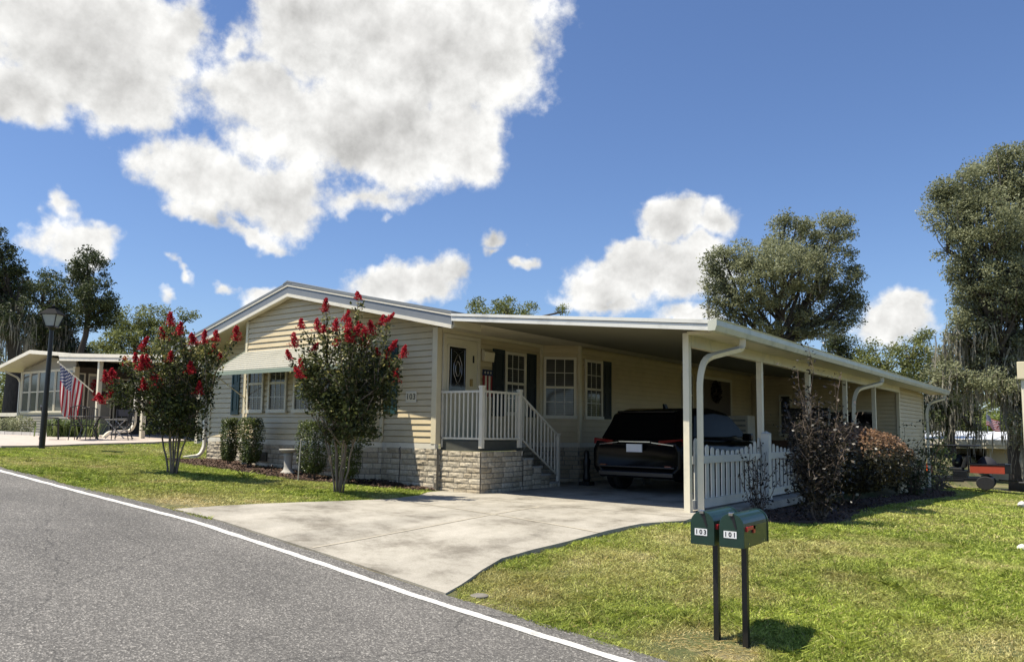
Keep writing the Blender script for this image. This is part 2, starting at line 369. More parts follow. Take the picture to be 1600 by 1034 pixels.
def concrete_mat():
    m, nt, b = newmat('driveway_concrete'); L = nt.links.new
    tc = ND(nt, 'ShaderNodeTexCoord'); v = tc.outputs['Object']
    n1 = ND(nt, 'ShaderNodeTexNoise', i_Scale=1.1, i_Detail=9., i_Roughness=.72); L(v, n1.inputs['Vector'])
    n2 = ND(nt, 'ShaderNodeTexNoise', i_Scale=60., i_Detail=5., i_Roughness=.7); L(v, n2.inputs['Vector'])
    cr = ND(nt, 'ShaderNodeValToRGB'); L(n1.outputs['Fac'], cr.inputs[0]); e = cr.color_ramp.elements
    e[0].position = .36; e[0].color = (.21, .185, .142, 1); e[1].position = .66; e[1].color = (.49, .45, .37, 1)
    k = e.new(.5); k.color = (.395, .36, .29, 1)
    mr = ND(nt, 'ShaderNodeMapRange'); mr.inputs[1].default_value = .3; mr.inputs[2].default_value = .7; mr.inputs[3].default_value = .80; mr.inputs[4].default_value = 1.12
    mpt = ND(nt, 'ShaderNodeMapping'); mpt.inputs['Scale'].default_value = (1.3, .10, 1); mpt.inputs['Location'].default_value = (.4, 0, 0); L(v, mpt.inputs['Vector'])
    n5 = ND(nt, 'ShaderNodeTexNoise', i_Scale=1.3, i_Detail=4., i_Roughness=.55); L(mpt.outputs[0], n5.inputs['Vector'])
    mr5 = ND(nt, 'ShaderNodeMapRange'); mr5.inputs[1].default_value = .38; mr5.inputs[2].default_value = .62; mr5.inputs[3].default_value = .88; mr5.inputs[4].default_value = 1.06; L(n5.outputs['Fac'], mr5.inputs[0])
    n6 = ND(nt, 'ShaderNodeTexNoise', i_Scale=2.6, i_Detail=3., i_Roughness=.6); L(v, n6.inputs['Vector'])
    mr6 = ND(nt, 'ShaderNodeMapRange'); mr6.inputs[1].default_value = .66; mr6.inputs[2].default_value = .76; mr6.inputs[3].default_value = 1.0; mr6.inputs[4].default_value = .66; L(n6.outputs['Fac'], mr6.inputs[0])
    L(n2.outputs['Fac'], mr.inputs[0]); m5 = ND(nt, 'ShaderNodeMath', operation='MULTIPLY'); L(mr.outputs[0], m5.inputs[0]); L(mr5.outputs[0], m5.inputs[1])
    m6 = ND(nt, 'ShaderNodeMath', operation='MULTIPLY'); L(m5.outputs[0], m6.inputs[0]); L(mr6.outputs[0], m6.inputs[1])
    s = ND(nt, 'ShaderNodeVectorMath', operation='SCALE'); L(cr.outputs[0], s.inputs[0]); L(m6.outputs[0], s.inputs['Scale'])
    L(s.outputs[0], b.inputs['Base Color']); b.inputs['Roughness'].default_value = .88
    bp = ND(nt, 'ShaderNodeBump', i_Strength=.35, i_Distance=.006); L(n2.outputs['Fac'], bp.inputs['Height']); L(bp.outputs[0], b.inputs['Normal'])
    return m
M['concrete'] = concrete_mat()
M['joint'] = pm('joint_concrete', (.44, .39, .295), .85, .15, 12.)
M['linepaint'] = pm('line_paint', (.68, .66, .60), .7, .12, 30., dirt=(.26, .25, .22), dscale=11., bump=.3, bscale=90)

def ground_mat():
    m, nt, b = newmat('lawn_soil'); L = nt.links.new
    tc = ND(nt, 'ShaderNodeTexCoord'); v = tc.outputs['Object']
    n1 = ND(nt, 'ShaderNodeTexNoise', i_Scale=.8, i_Detail=6., i_Roughness=.65); L(v, n1.inputs['Vector'])
    n2 = ND(nt, 'ShaderNodeTexNoise', i_Scale=35., i_Detail=6., i_Roughness=.75); L(v, n2.inputs['Vector'])
    cr = ND(nt, 'ShaderNodeValToRGB'); L(n1.outputs['Fac'], cr.inputs[0]); e = cr.color_ramp.elements
    e[0].position = .38; e[0].color = (.26, .21, .11, 1); e[1].position = .58; e[1].color = (.11, .125, .035, 1)
    mr = ND(nt, 'ShaderNodeMapRange'); mr.inputs[1].default_value = .3; mr.inputs[2].default_value = .7; mr.inputs[3].default_value = .5; mr.inputs[4].default_value = 1.35
    L(n2.outputs['Fac'], mr.inputs[0]); s = ND(nt, 'ShaderNodeVectorMath', operation='SCALE'); L(cr.outputs[0], s.inputs[0]); L(mr.outputs[0], s.inputs['Scale'])
    L(s.outputs[0], b.inputs['Base Color']); b.inputs['Roughness'].default_value = .95
    bp = ND(nt, 'ShaderNodeBump', i_Strength=.8, i_Distance=.03); L(n2.outputs['Fac'], bp.inputs['Height']); L(bp.outputs[0], b.inputs['Normal'])
    return m
M['ground'] = ground_mat()
M['mulch'] = pm('mulch_soil', (.060, .038, .027), .95, .4, 30., bump=1., bscale=45, dirt=(.13, .085, .06), dscale=14)
def grass_mat():
    m, nt, b = newmat('grass_blade'); L = nt.links.new
    a = ND(nt, 'ShaderNodeAttribute', attribute_name='rnd'); d = ND(nt, 'ShaderNodeAttribute', attribute_name='dry')
    cr = ND(nt, 'ShaderNodeValToRGB'); L(a.outputs['Fac'], cr.inputs[0]); e = cr.color_ramp.elements
    e[0].color = (.125, .18, .018, 1); e[1].color = (.72, .82, .16, 1)
    c2 = ND(nt, 'ShaderNodeValToRGB'); L(a.outputs['Fac'], c2.inputs[0]); e = c2.color_ramp.elements
    e[0].color = (.56, .45, .17, 1); e[1].color = (.84, .72, .38, 1)
    mx = ND(nt, 'ShaderNodeMix', data_type='RGBA'); L(d.outputs['Fac'], mx.inputs[0]); L(cr.outputs[0], mx.inputs[6]); L(c2.outputs[0], mx.inputs[7])
    L(mx.outputs[2], b.inputs['Base Color']); b.inputs['Roughness'].default_value = .55; b.inputs['Specular IOR Level'].default_value = .3
    tr = ND(nt, 'ShaderNodeBsdfTranslucent'); L(mx.outputs[2], tr.inputs['Color'])
    ms = ND(nt, 'ShaderNodeMixShader', i_Fac=.3); L(b.outputs[0], ms.inputs[1]); L(tr.outputs[0], ms.inputs[2]); L(ms.outputs[0], nt.nodes['Material Output'].inputs['Surface'])
    return m
M['grass'] = grass_mat()

def flag_mat():
    """thirteen stripes and a starred canton in the cloth's own UV"""
    m, nt, b = newmat('flag_cloth'); L = nt.links.new
    uv = ND(nt, 'ShaderNodeUVMap'); sp = ND(nt, 'ShaderNodeSeparateXYZ'); L(uv.outputs[0], sp.inputs[0])
    def mth(op, a, bb=None):
        n = ND(nt, 'ShaderNodeMath', operation=op)
        for i, q in enumerate((a, bb)):
            if q is None: continue
            if isinstance(q, (int, float)): n.inputs[i].default_value = q
            else: L(q, n.inputs[i])
        return n.outputs[0]
    st = mth('LESS_THAN', mth('MODULO', mth('FLOOR', mth('MULTIPLY', sp.outputs[1], 13.)), 2.), .5)      # 1 = red
    can = mth('MULTIPLY', mth('LESS_THAN', sp.outputs[0], .4), mth('GREATER_THAN', sp.outputs[1], 6 / 13.))
    gx = mth('MULTIPLY', sp.outputs[0], 11 / .4 / 2 * 1.0); gy = mth('MULTIPLY', mth('SUBTRACT', sp.outputs[1], 6 / 13.), 9 / (7 / 13.) / 2)
    def dots(ox, oy):
        fx = mth('SUBTRACT', mth('FRACT', mth('ADD', gx, ox)), .5); fy = mth('SUBTRACT', mth('FRACT', mth('ADD', gy, oy)), .5)
        return mth('LESS_THAN', mth('ADD', mth('MULTIPLY', fx, fx), mth('MULTIPLY', fy, fy)), .055)
    star = mth('MAXIMUM', dots(0, 0), dots(.5, .5))
    mx = ND(nt, 'ShaderNodeMix', data_type='RGBA'); L(st, mx.inputs[0]); mx.inputs[6].default_value = (.72, .68, .64, 1); mx.inputs[7].default_value = (.50, .028, .045, 1)
    m2 = ND(nt, 'ShaderNodeMix', data_type='RGBA'); L(star, m2.inputs[0]); m2.inputs[6].default_value = (.030, .045, .16, 1); m2.inputs[7].default_value = (.72, .70, .66, 1)
    m3 = ND(nt, 'ShaderNodeMix', data_type='RGBA'); L(can, m3.inputs[0]); L(mx.outputs[2], m3.inputs[6]); L(m2.outputs[2], m3.inputs[7])
    L(m3.outputs[2], b.inputs['Base Color']); b.inputs['Roughness'].default_value = .8
    tr = ND(nt, 'ShaderNodeBsdfTranslucent'); L(m3.outputs[2], tr.inputs['Color'])
    ms = ND(nt, 'ShaderNodeMixShader', i_Fac=.35); L(b.outputs[0], ms.inputs[1]); L(tr.outputs[0], ms.inputs[2]); L(ms.outputs[0], nt.nodes['Material Output'].inputs['Surface'])
    return m
M['flag'] = flag_mat()

# ================================================================== HOUSE PIECES
def siding_mb(mb, O, U, N, z0, z1, rng, pitch=.115):
    z = z0
    while z < z1 - 1e-4:
        za = z; zb = min(z + pitch, z1)
        a0, a1 = rng(za); b0, b1 = rng(zb)
        if a1 - a0 > .01:
            if b1 < b0: b0 = b1 = (b0 + b1) / 2
            P = lambda u, n, h: Vector((O[0] + U[0] * u + N[0] * n, O[1] + U[1] * u + N[1] * n, h))
            q = .024; sl = .017
            vs = [P(a0, q, za + sl), P(a1, q, za + sl), P(b1, .006, zb), P(b0, .006, zb), P(a0, -.012, za + sl), P(a1, -.012, za + sl), P(a0, -.012, za), P(a1, -.012, za), P(a0, .006, za), P(a1, .006, za)]
            mb.add(vs, [(0, 1, 2, 3), (4, 5, 1, 0), (6, 7, 5, 4), (8, 9, 7, 6)])
        z = zb
def wall_dir(p, q):
    d = Vector((q[0] - p[0], q[1] - p[1])); L = d.length; d /= L
    return (p[0], p[1]), (d.x, d.y), (d.y, -d.x), L      # outward normal on the right hand of p->q

def stone_wall(name, parent, segs, course=.098, blk=.30, seed=3, zb=None):
    """courses of split-face blocks; segs = (p, q, z0, z1)"""
    r = np.random.default_rng(seed); vs = []; tints = []; mort = MB()
    for p, q, z0, z1 in segs:
        O, U, N, L = wall_dir(p, q)
        mort.fbox(O, U, N, 0, L, -.05, .012, z0, z1 - .003)
        n = max(1, round((z1 - z0) / course)); h = (z1 - z0) / n
        for i in range(n):
            za = z0 + i * h + .006; zt = z0 + (i + 1) * h - (.006 if i < n - 1 else 0)
            u = -blk * (.5 if i % 2 else 0.) * r.uniform(.8, 1.2)
            while u < L - .01:
                w = blk * r.choice([.66, 1, 1, 1.15]); a = max(u + .006, 0.0); b = min(u + w - .006, L)
                u += w
                if b - a < .03: continue
                nx = max(2, int((b - a) / .045)); nz = 3; t = r.random()
                xs = np.linspace(a, b, nx + 1); zs = np.linspace(za, zt, nz + 1)
                G = r.uniform(.018, .037, (nx + 1, nz + 1)); base = r.uniform(-.004, .006)
                G += base; G[0, :] = .016; G[-1, :] = .016; G[:, 0] = np.minimum(G[:, 0], .022); G[:, -1] = np.minimum(G[:, -1], .024)
                pt = lambda ii, kk, gg: (O[0] + U[0] * xs[ii] + N[0] * gg, O[1] + U[1] * xs[ii] + N[1] * gg, zs[kk])
                for ii in range(nx):
                    for kk in range(nz):
                        vs.append([pt(ii, kk, G[ii, kk]), pt(ii + 1, kk, G[ii + 1, kk]), pt(ii + 1, kk + 1, G[ii + 1, kk + 1]), pt(ii, kk + 1, G[ii, kk + 1])])
                        tints.append(t)
                for kk, zz in ((0, za), (nz, zt)):
                    vs.append([pt(0, kk, .0), pt(nx, kk, .0), pt(nx, kk, .017), pt(0, kk, .017)]); tints.append(t)
                for ii in (0, nx):
                    vs.append([pt(ii, 0, .0), pt(ii, nz, .0), pt(ii, nz, .016), pt(ii, 0, .016)]); tints.append(t)
    o = np_mesh(name, np.array(vs), 4, M['block'], parent, {'rnd': tints})
    mort.build('mortar_bed', M['mortar'], o)
    return o

def window(parent, O, U, N, u0, u1, z0, z1, cols=3, rows=2, sashes=2, glass='glass', fw=.055, off=.02, name='window', fmat='frame', blank=False):
    f = MB()
    f.fbox(O, U, N, u0, u1, off, off + .035, z1 - fw, z1); f.fbox(O, U, N, u0 - .02, u1 + .02, off, off + .05, z0 - .02, z0 + fw)
    f.fbox(O, U, N, u0, u0 + fw, off, off + .035, z0 + fw, z1 - fw); f.fbox(O, U, N, u1 - fw, u1, off, off + .035, z0 + fw, z1 - fw)
    zs = [z0 + fw, z1 - fw]
    if sashes == 2:
        zm = (z0 + z1) / 2; f.fbox(O, U, N, u0 + fw, u1 - fw, off, off + .028, zm - .025, zm + .025); zs = [z0 + fw, zm - .025, zm + .025, z1 - fw]
    o = f.build(name, M[fmat], parent)
    p = MB(); p.fbox(O, U, N, u0 + fw, u1 - fw, off - .02, off + .006, z0 + fw, z1 - fw); p.build('pane', M[glass], o)
    if not blank:
        m = MB()
        for k in range(0, len(zs), 2):
            a, b = zs[k], zs[k + 1]
            for c in range(1, cols):
                u = u0 + fw + (u1 - u0 - 2 * fw) * c / cols; m.fbox(O, U, N, u - .008, u + .008, off, off + .014, a, b)
            for r in range(1, rows):
                z = a + (b - a) * r / rows; m.fbox(O, U, N, u0 + fw, u1 - fw, off, off + .016, z - .008, z + .008)
        m.build('muntins', M['muntin'], o)
    return o
def shutter(parent, O, U, N, u0, u1, z0, z1, mat='shutter'):
    s = MB(); d = .03
    s.fbox(O, U, N, u0, u0 + .05, .018, .018 + d, z0, z1); s.fbox(O, U, N, u1 - .05, u1, .018, .018 + d, z0, z1)
    zm = (z0 + z1) / 2
    for a, b in ((z0, z0 + .08), (zm - .04, zm + .04), (z1 - .08, z1)): s.fbox(O, U, N, u0 + .05, u1 - .05, .018, .018 + d, a, b)
    for a, b in ((z0 + .08, zm - .04), (zm + .04, z1 - .08)):
        s.fbox(O, U, N, u0 + .05, u1 - .05, .012, .03, a, b); s.fbox(O, U, N, u0 + .09, u1 - .09, .03, .04, a + .05, b - .05)
    return s.build('shutter', M[mat], parent)

def text_mesh(name, txt, size, O, U, N, n, z, mat, parent, bold=.004, depth=.001):
    """lettering standing on a wall frame, centred at O, height z"""
    cu = bpy.data.curves.new(name, 'FONT'); cu.body = txt; cu.size = size; cu.align_x = 'CENTER'; cu.align_y = 'CENTER'
    cu.offset = bold; cu.extrude = depth; cu.space_character = 1.15
    tmp = bpy.data.objects.new(name, cu); COL.objects.link(tmp)
    me = bpy.data.meshes.new_from_object(tmp.evaluated_get(bpy.context.evaluated_depsgraph_get()))
    bpy.data.objects.remove(tmp)
    o = link_mesh(name, me, parent); off = OFF[o.name]
    mtx = Matrix(((U[0], 0, N[0], O[0] + N[0] * n - off.x), (U[1], 0, N[1], O[1] + N[1] * n - off.y), (0, 1, 0, z - off.z), (0, 0, 0, 1)))
    me.transform(mtx); me.materials.clear(); me.materials.append(mat)
    return o

def downspout(parent, pts, mat='whitepost', w=.085, d=.065, ref=(0, 1, 0), name='downspout'):
    out = [Vector(pts[0])]
    for i in range(1, len(pts) - 1):                      # rounded elbows
        p = Vector(pts[i]); a = (Vector(pts[i - 1]) - p); b = (Vector(pts[i + 1]) - p)
        r = min(.13, a.length * .45, b.length * .45); a.normalize(); b.normalize()
        for k in range(5):
            t = k / 4; out.append((p + a * r) * (1 - t) ** 2 + p * 2 * t * (1 - t) + (p + b * r) * t * t)
    out.append(Vector(pts[-1]))
    m = MB(); m.ref = ref; m.rect_tube(out, w, d)
    return m.build(name, M[mat], parent)

PEAKX, PEAKZ, SL, SRt = -3.6, 3.86, .250, .215
def under(x): return PEAKZ - (SL * (PEAKX - x) if x < PEAKX else SRt * (x - PEAKX))

house = thing('mobile_home', (-3.7, 8, 0), 'cream sided manufactured home with low gable, striped awning bay, green shutters and long open carport', 'house')
BAYL, BL, BR, BAYR, BD = -6.0, -5.2, -1.95, -1.40, -.53
ZS = .86                                                  # bottom of the siding
def gwall(p, q, name='wall', ztop=None):
    O, U, N, L = wall_dir(p, q); mb = MB()
    X = lambda u: O[0] + U[0] * u
    def rng(z):
        if ztop is not None: return (0, L)
        a, b = 0, L
        us = np.linspace(0, L, 80); ok = [u for u in us if under(X(u)) >= z]
        return (min(ok), max(ok)) if ok else (L / 2, L / 2)
    zmax = ztop if ztop is not None else max(under(X(u)) for u in np.linspace(0, L, 60))
    siding_mb(mb, O, U, N, ZS, zmax, rng)
    # solid core behind the laps
    if ztop is None:
        us = [0, L] + ([PEAKX - O[0]] if (O[0] < PEAKX < O[0] + U[0] * L) else [])
        us = sorted(us); poly = [(O[0], O[1], ZS)] + [(X(L), O[1] + U[1] * L, ZS)] + [(X(u), O[1] + U[1] * u, under(X(u)) - .01) for u in reversed(us)]
        mb.extrude([(p[0] - N[0] * .02, p[1] - N[1] * .02, p[2]) for p in poly], (-N[0] * .08, -N[1] * .08, 0))
    else: mb.fbox(O, U, N, 0, L, -.10, -.02, ZS, ztop)
    return mb.build(name, M['siding'], house, fix=False)
gwall((-7.45, 0), (BAYL, 0)); gwall((BAYL, 0), (BL, BD)); gwall((BL, BD), (BR, BD)); gwall((BR, BD), (BAYR, 0)); gwall((BAYR, 0), (0, 0))
gwall((0, 0), (0, 3.35), ztop=3.0); gwall((0, 3.35), (.61, 3.96), ztop=3.0); gwall((.61, 3.96), (.61, 20.0), ztop=2.98)
gwall((-7.45, 20.5), (-7.45, 0), ztop=2.95); gwall((.61, 20.5), (-7.45, 20.5), ztop=3.0)
# corner trims, white flashing band and battens
def trim1(*bxs):
    t = MB()
    for a, b_ in bxs: t.bb(a, b_)
    return t.build('corner_trim', M['trim'], house)
trim1(((-.09, -.034, ZS), (.034, .0, 3.01)), ((0, 0.0005, ZS), (.034, .09, 3.01))); trim1(((-7.484, -.034, ZS), (-7.37, .0, 2.98)))
for x, y, s in ((BL, BD, 1), (BR, BD, 1)): trim1(((x - .035, y - .032, ZS), (x + .035, y + .03, under(x) - .01)))
trim1(((BAYR - .02, -.06, ZS), (BAYR + .025, -.0, under(BAYR) - .01))); trim1(((BAYL - .03, -.06, ZS), (BAYL + .03, .0, under(BAYL) - .01)))
trim1(((.0, 3.30, ZS), (.055, 3.37, 3.0))); trim1(((.59, 3.93, ZS), (.65, 4.02, 3.0)))
b = MB()
for p, q in (((-7.45, 0), (BAYL, 0)), ((BAYL, 0), (BL, BD)), ((BL, BD), (BR, BD)), ((BR, BD), (BAYR, 0)), ((BAYR, 0), (.03, 0)), ((0, -.03), (0, .06)), ((0, 2.66), (0, 3.35)), ((0, 3.35), (.61, 3.96)), ((.61, 3.96), (.61, 20))):
    O, U, N, L = wall_dir(p, q); b.fbox(O, U, N, 0, L, .0, .024, .765, ZS + .004)
b.build('flashing', M['white'], house)
stone_wall('stone_skirting', house, [((-7.47, 0), (BAYL, 0), .22, .77), ((BAYL, 0), (BL, BD), .18, .77), ((BL, BD), (BR, BD), .08, .77), ((BR, BD), (BAYR, 0), .04, .77),
           ((BAYR, 0), (.055, 0), -.06, .77), ((.02, -.02), (.02, .14), -.03, .77), ((0, 2.55), (0, 3.35), 0, .77), ((0, 3.35), (.61, 3.96), 0, .77), ((.61, 3.96), (.61, 14.5), 0, .77)])
v = MB(); v.bb((-4.62, BD - .052, .40), (-4.28, BD - .03, .60))
for k in range(6): v.box((-4.45, BD - .056, .425 + k * .03), (.30, .012, .010), mat=Matrix.Rotation(.5, 3, 'X'))
v.build('foundation_vent', M['black'], house)

# ---- gable roof
YF, YB = -.70, 21.0
r = MB()
zp = PEAKZ + .22
def roofz(x): return under(x) + .22
for xa, xb in ((-8.05, PEAKX), (PEAKX, .98)):
    r.extrude([(xa, YF - .03, roofz(xa)), (xb, YF - .03, roofz(xb)), (xb, YF - .03, roofz(xb) + .055), (xa, YF - .03, roofz(xa) + .055)], (0, YB - YF, 0))
r.extrude([(PEAKX - .14, YF - .036, roofz(PEAKX - .14) + .04), (PEAKX, YF - .036, zp + .045), (PEAKX + .14, YF - .036, roofz(PEAKX + .14) + .04), (PEAKX + .14, YF - .036, roofz(PEAKX + .14) + .07), (PEAKX, YF - .036, zp + .085), (PEAKX - .14, YF - .036, roofz(PEAKX - .14) + .07)], (0, YB - YF, 0))
roof = r.build('roof', M['roofgrey'], house)
def band(mb, x0, x1, d0, d1, y0, y1):
    for xa, xb in ((x0, min(PEAKX, x1)), (max(PEAKX, x0), x1)):
        if xb > xa: mb.extrude([(xa, y0, under(xa) + d0), (xb, y0, under(xb) + d0), (xb, y0, under(xb) + d1), (xa, y0, under(xa) + d1)], (0, y1 - y0, 0))
m = MB(); band(m, -8.05, .98, .035, .185, YF - .012, YF + .03); m.build('rake_board', M['rake'], roof)
m = MB(); band(m, -8.05, .98, -.03, .035, YF - .022, YF + .03); band(m, -8.05, .98, .187, .212, YF - .028, YF + .03); m.build('rake_trim', M['white'], roof)
m = MB(); band(m, -8.05, .98, -.005, .02, YF + .03, .02)
m.extrude([(.0, YF + .03, 3.03), (1.0, YF + .03, 3.03), (1.0, YF + .03, 2.868), (.30, YF + .03, 3.02)], (0, .72, 0)); m.bb((-.03, .055, 2.995), (.62, 3.4, 3.02)); m.bb((.0, 3.4, 2.995), (.66, 20.5, 3.02)); m.build('soffit', M['soffit'], roof)
m = MB(); m.bb((-8.10, YF, 2.74), (-8.0, YB, 2.90)); m.build('fascia', M['white'], roof)
m = MB(); m.bb((.028, .09, 2.93), (.05, 3.33, 3.0)); m.build('eave_trim', M['trim'], roof)

# ---- bay awning (slatted metal)
AX0, AX1, AY0, AY1, AZ0, AZ1 = -5.25, -1.08, -.55, -1.33, 2.76, 2.24
aw = MB(); n = 10
for k in range(n):
    t0, t1 = k / n, (k + 1.12) / n
    ya, za = AY0 + (AY1 - AY0) * t0, AZ0 + (AZ1 - AZ0) * t0; yb, zb = AY0 + (AY1 - AY0) * t1, AZ0 + (AZ1 - AZ0) * t1
    aw.extrude([(AX0, ya, za), (AX0, yb, zb + .018), (AX0, yb, zb + .027), (AX0, ya, za + .009)], (AX1 - AX0, 0, 0))
awn = aw.build('awning', M['awning'], house)
m = MB(); m.bb((AX0 - .02, AY1 - .03, AZ1 - .05), (AX1 + .02, AY1 - .012, AZ1 + .035))
for x in (AX0, AX1):
    m.extrude([(x - .012, AY0, AZ0 - .03), (x - .012, AY1, AZ1 - .045), (x - .012, AY1, AZ1 + .03), (x - .012, AY0, AZ0 + .03)], (.024, 0, 0))
m.bb((AX1 - .02, -.55, AZ0 - .02), (AX1 + .0, -.0, AZ0 + .02))
m.build('awning_frame', M['awningtrim'], awn)
m = MB()
for x in (AX0 + .05, AX1 - .05): m = MB(); m.tube([(x, AY1 + .02, AZ1 - .02), (x, -.02 if x > -2 else BD - .02, 1.75)], .012, 6); m.build('awning_arm', M['white'], awn)

# ---- front windows, shutters, number plate
O, U, N, L = wall_dir((BL, BD), (BR, BD))
for a, b_ in ((-5.09, -4.50), (-4.33, -3.70), (-3.47, -2.86), (-2.70, -2.09)): window(house, O, U, N, a - BL, b_ - BL, 1.44, 2.66)
O, U, N, L = wall_dir((BR, BD), (BAYR, 0)); window(house, O, U, N, .10, L - .10, 1.44, 2.66)
O, U, N, L = wall_dir((BAYL, 0), (BL, BD)); window(house, O, U, N, .14, L - .2, 1.44, 2.66, cols=2)
F0 = ((0, 0), (1, 0), (0, -1))
shutter(house, *F0, -1.36, -1.00, 1.40, 2.74); shutter(house, *F0, -6.50, -6.20, 1.40, 2.74)
m = MB(); m.bb((-.755, -.03, 1.625), (-.485, -.018, 1.83)); plate = m.build('number_plate', M['white'], house)
m = MB(); m.bb((-.735, -.033, 1.645), (-.505, -.029, 1.81)); m.build('plate_face', M['trim'], plate)
text_mesh('digits', '103', .15, (-.62, -.033), (1, 0), (0, -1), .002, 1.728, M['ink'], plate, bold=.002)

# ---- carport side wall A: door, lantern box, window
A0 = ((0, 0), (0, 1), (1, 0))
m = MB(); m.fbox(*A0, .12, .20, .018, .055, .80, 2.92); m.fbox(*A0, 1.12, 1.20, .018, .055, .80, 2.92); m.fbox(*A0, .20, 1.12, .018, .055, 2.85, 2.92)
dr = m.build('door_frame', M['frame'], house)
m = MB(); m.fbox(*A0, .205, 1.115, .0, .035, .80, 2.845); m.fbox(*A0, .29, .62, .035, .042, .95, 1.65); m.fbox(*A0, .68, 1.03, .035, .042, .95, 1.65)
door = m.build('door', M['door'], dr)
m = MB(); m.fbox(*A0, .25, .80, .035, .050, 1.80, 2.72); fr = m.build('glass_frame', M['frame'], dr)
m = MB(); m.fbox(*A0, .29, .76, .045, .054, 1.84, 2.68); m.build('glass', M['glassdark'], dr)
m = MB(); cx, cz = .525, 2.27
def ring(mb, pts, rr=.006):
    mb.tube([(.058, p[0], p[1]) for p in pts] + [(.058, pts[0][0], pts[0][1])], rr, 5)
for s in (1., .55): ring(m, [(cx + .12 * s * math.sin(a) * (1 if abs(math.cos(a)) < .7 else .75), cz + .27 * s * math.cos(a)) for a in np.linspace(0, 2 * math.pi, 17)[:-1]])
ring(m, [(.33, 1.88), (.72, 1.88), (.72, 2.64), (.33, 2.64)], .004)
for s in (-1, 1):
    m.tube([(.058, cx, cz + s * .27), (.058, cx + .06, cz + s * .31), (.058, cx + .13, cz + s * .34)], .004, 5); m.tube([(.058, cx, cz + s * .27), (.058, cx - .06, cz + s * .31), (.058, cx - .13, cz + s * .34)], .004, 5)
m.build('leaded_scroll', M['steel'], dr)
m = MB(); m.fbox(*A0, .905, .965, .035, .065, 1.96, 2.10); m.build('deadbolt', M['brass'], dr)
m = MB(); m.tube([(.035, .935, 1.86), (.10, .935, 1.86), (.10, .85, 1.85)], .014, 8); m.build('handle', M['blackmetal'], dr)
m = MB(); m.fbox(*A0, .985, 1.015, .035, .05, 2.42, 2.56); m.build('knocker', M['blackmetal'], dr)
m = MB(); m.extrude([(.02, 1.27, 2.50), (.10, 1.27, 2.47), (.13, 1.27, 2.66), (.02, 1.27, 2.74)], (0, .30, 0)); m.build('wall_light', M['trim'], house, bevel=.01)
window(house, *A0, 2.03, 2.75, 1.44, 2.74)
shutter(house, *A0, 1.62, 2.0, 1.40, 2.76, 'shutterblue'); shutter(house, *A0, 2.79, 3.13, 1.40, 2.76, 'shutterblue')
O, U, N, L = wall_dir((0, 3.35), (.61, 3.96)); window(house, O, U, N, .06, L - .07, 1.40, 2.74)
C0 = ((.61, 0), (0, 1), (1, 0))
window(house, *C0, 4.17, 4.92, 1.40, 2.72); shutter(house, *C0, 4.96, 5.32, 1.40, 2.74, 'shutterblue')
window(house, *C0, 9.2, 9.95, 1.55, 2.75)
m = MB(); m.fbox(*C0, 10.45, 10.53, .018, .055, .1, 2.75); m.fbox(*C0, 12.75, 12.83, .018, .055, .1, 2.75); m.fbox(*C0, 10.53, 12.75, .018, .055, 2.67, 2.75)
d2 = m.build('door_frame', M['frame'], house, label='wide cream frame of the rear carport door')
m = MB(); m.fbox(*C0, 10.53, 12.75, .0, .03, .1, 2.67); m.build('door', M['brownwall'], d2)
window(house, *C0, 16.9, 17.5, 1.2, 2.5, cols=1, rows=1)

# ---- carport roof
def cpz(x): return 3.10 - (x - .98) * (3.10 - 2.64) / (5.62 - .98)
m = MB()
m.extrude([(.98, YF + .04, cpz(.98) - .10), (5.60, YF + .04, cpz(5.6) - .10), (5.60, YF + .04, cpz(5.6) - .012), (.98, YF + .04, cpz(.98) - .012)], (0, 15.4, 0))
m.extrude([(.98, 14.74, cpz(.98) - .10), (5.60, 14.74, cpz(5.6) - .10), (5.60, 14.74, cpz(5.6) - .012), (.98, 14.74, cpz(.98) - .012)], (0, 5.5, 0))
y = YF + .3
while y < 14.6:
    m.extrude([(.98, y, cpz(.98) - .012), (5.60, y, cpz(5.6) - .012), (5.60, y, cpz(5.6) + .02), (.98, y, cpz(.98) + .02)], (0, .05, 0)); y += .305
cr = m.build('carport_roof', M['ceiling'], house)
m = MB(); y = YF + .2
m.extrude([(.62, YF + .05, cpz(.98) - .1), (.98, YF + .05, cpz(.98) - .1), (.98, YF + .05, cpz(.98) - .05), (.62, YF + .05, cpz(.98) - .05)], (0, 15.3, 0))
m.build('ceiling_strip', M['soffit'], cr)
m = MB()
m.extrude([(.985, YF - .03, cpz(.98) - .125), (5.62, YF - .03, cpz(5.62) - .145), (5.62, YF - .03, cpz(5.62) - .06), (.985, YF - .03, cpz(.98) - .055)], (0, .06, 0))
m.extrude([(.985, YF - .045, cpz(.98) - .045), (5.62, YF - .045, cpz(5.62) - .052), (5.62, YF - .045, cpz(5.62)), (.985, YF - .045, cpz(.98))], (0, .08, 0))
m.build('front_fascia', M['fascia'], cr)
m = MB()
g = [(5.60, 2.49), (5.70, 2.49), (5.725, 2.56), (5.725, 2.63), (5.74, 2.65), (5.70, 2.65), (5.60, 2.62)]
m.extrude([(p[0], YF - .05, p[1]) for p in g], (0, 20.5, 0)); m.build('gutter', M['gutter'], cr)
m = MB(); m.bb((5.0, -.15, 2.36), (5.10, 14.6, 2.545)); m.bb((5.10, -.3, 2.52), (5.60, 20, 2.56)); m.build('beam', M['whitepost'], cr)
for i, y in enumerate((-.20, 2.80, 5.62, 8.52, 11.45)):
    m = MB(); m.bb((5.005, y - .045, -.12), (5.095, y + .045, 2.36 if i else 2.55)); m.build('carport_post', M['whitepost'], house)
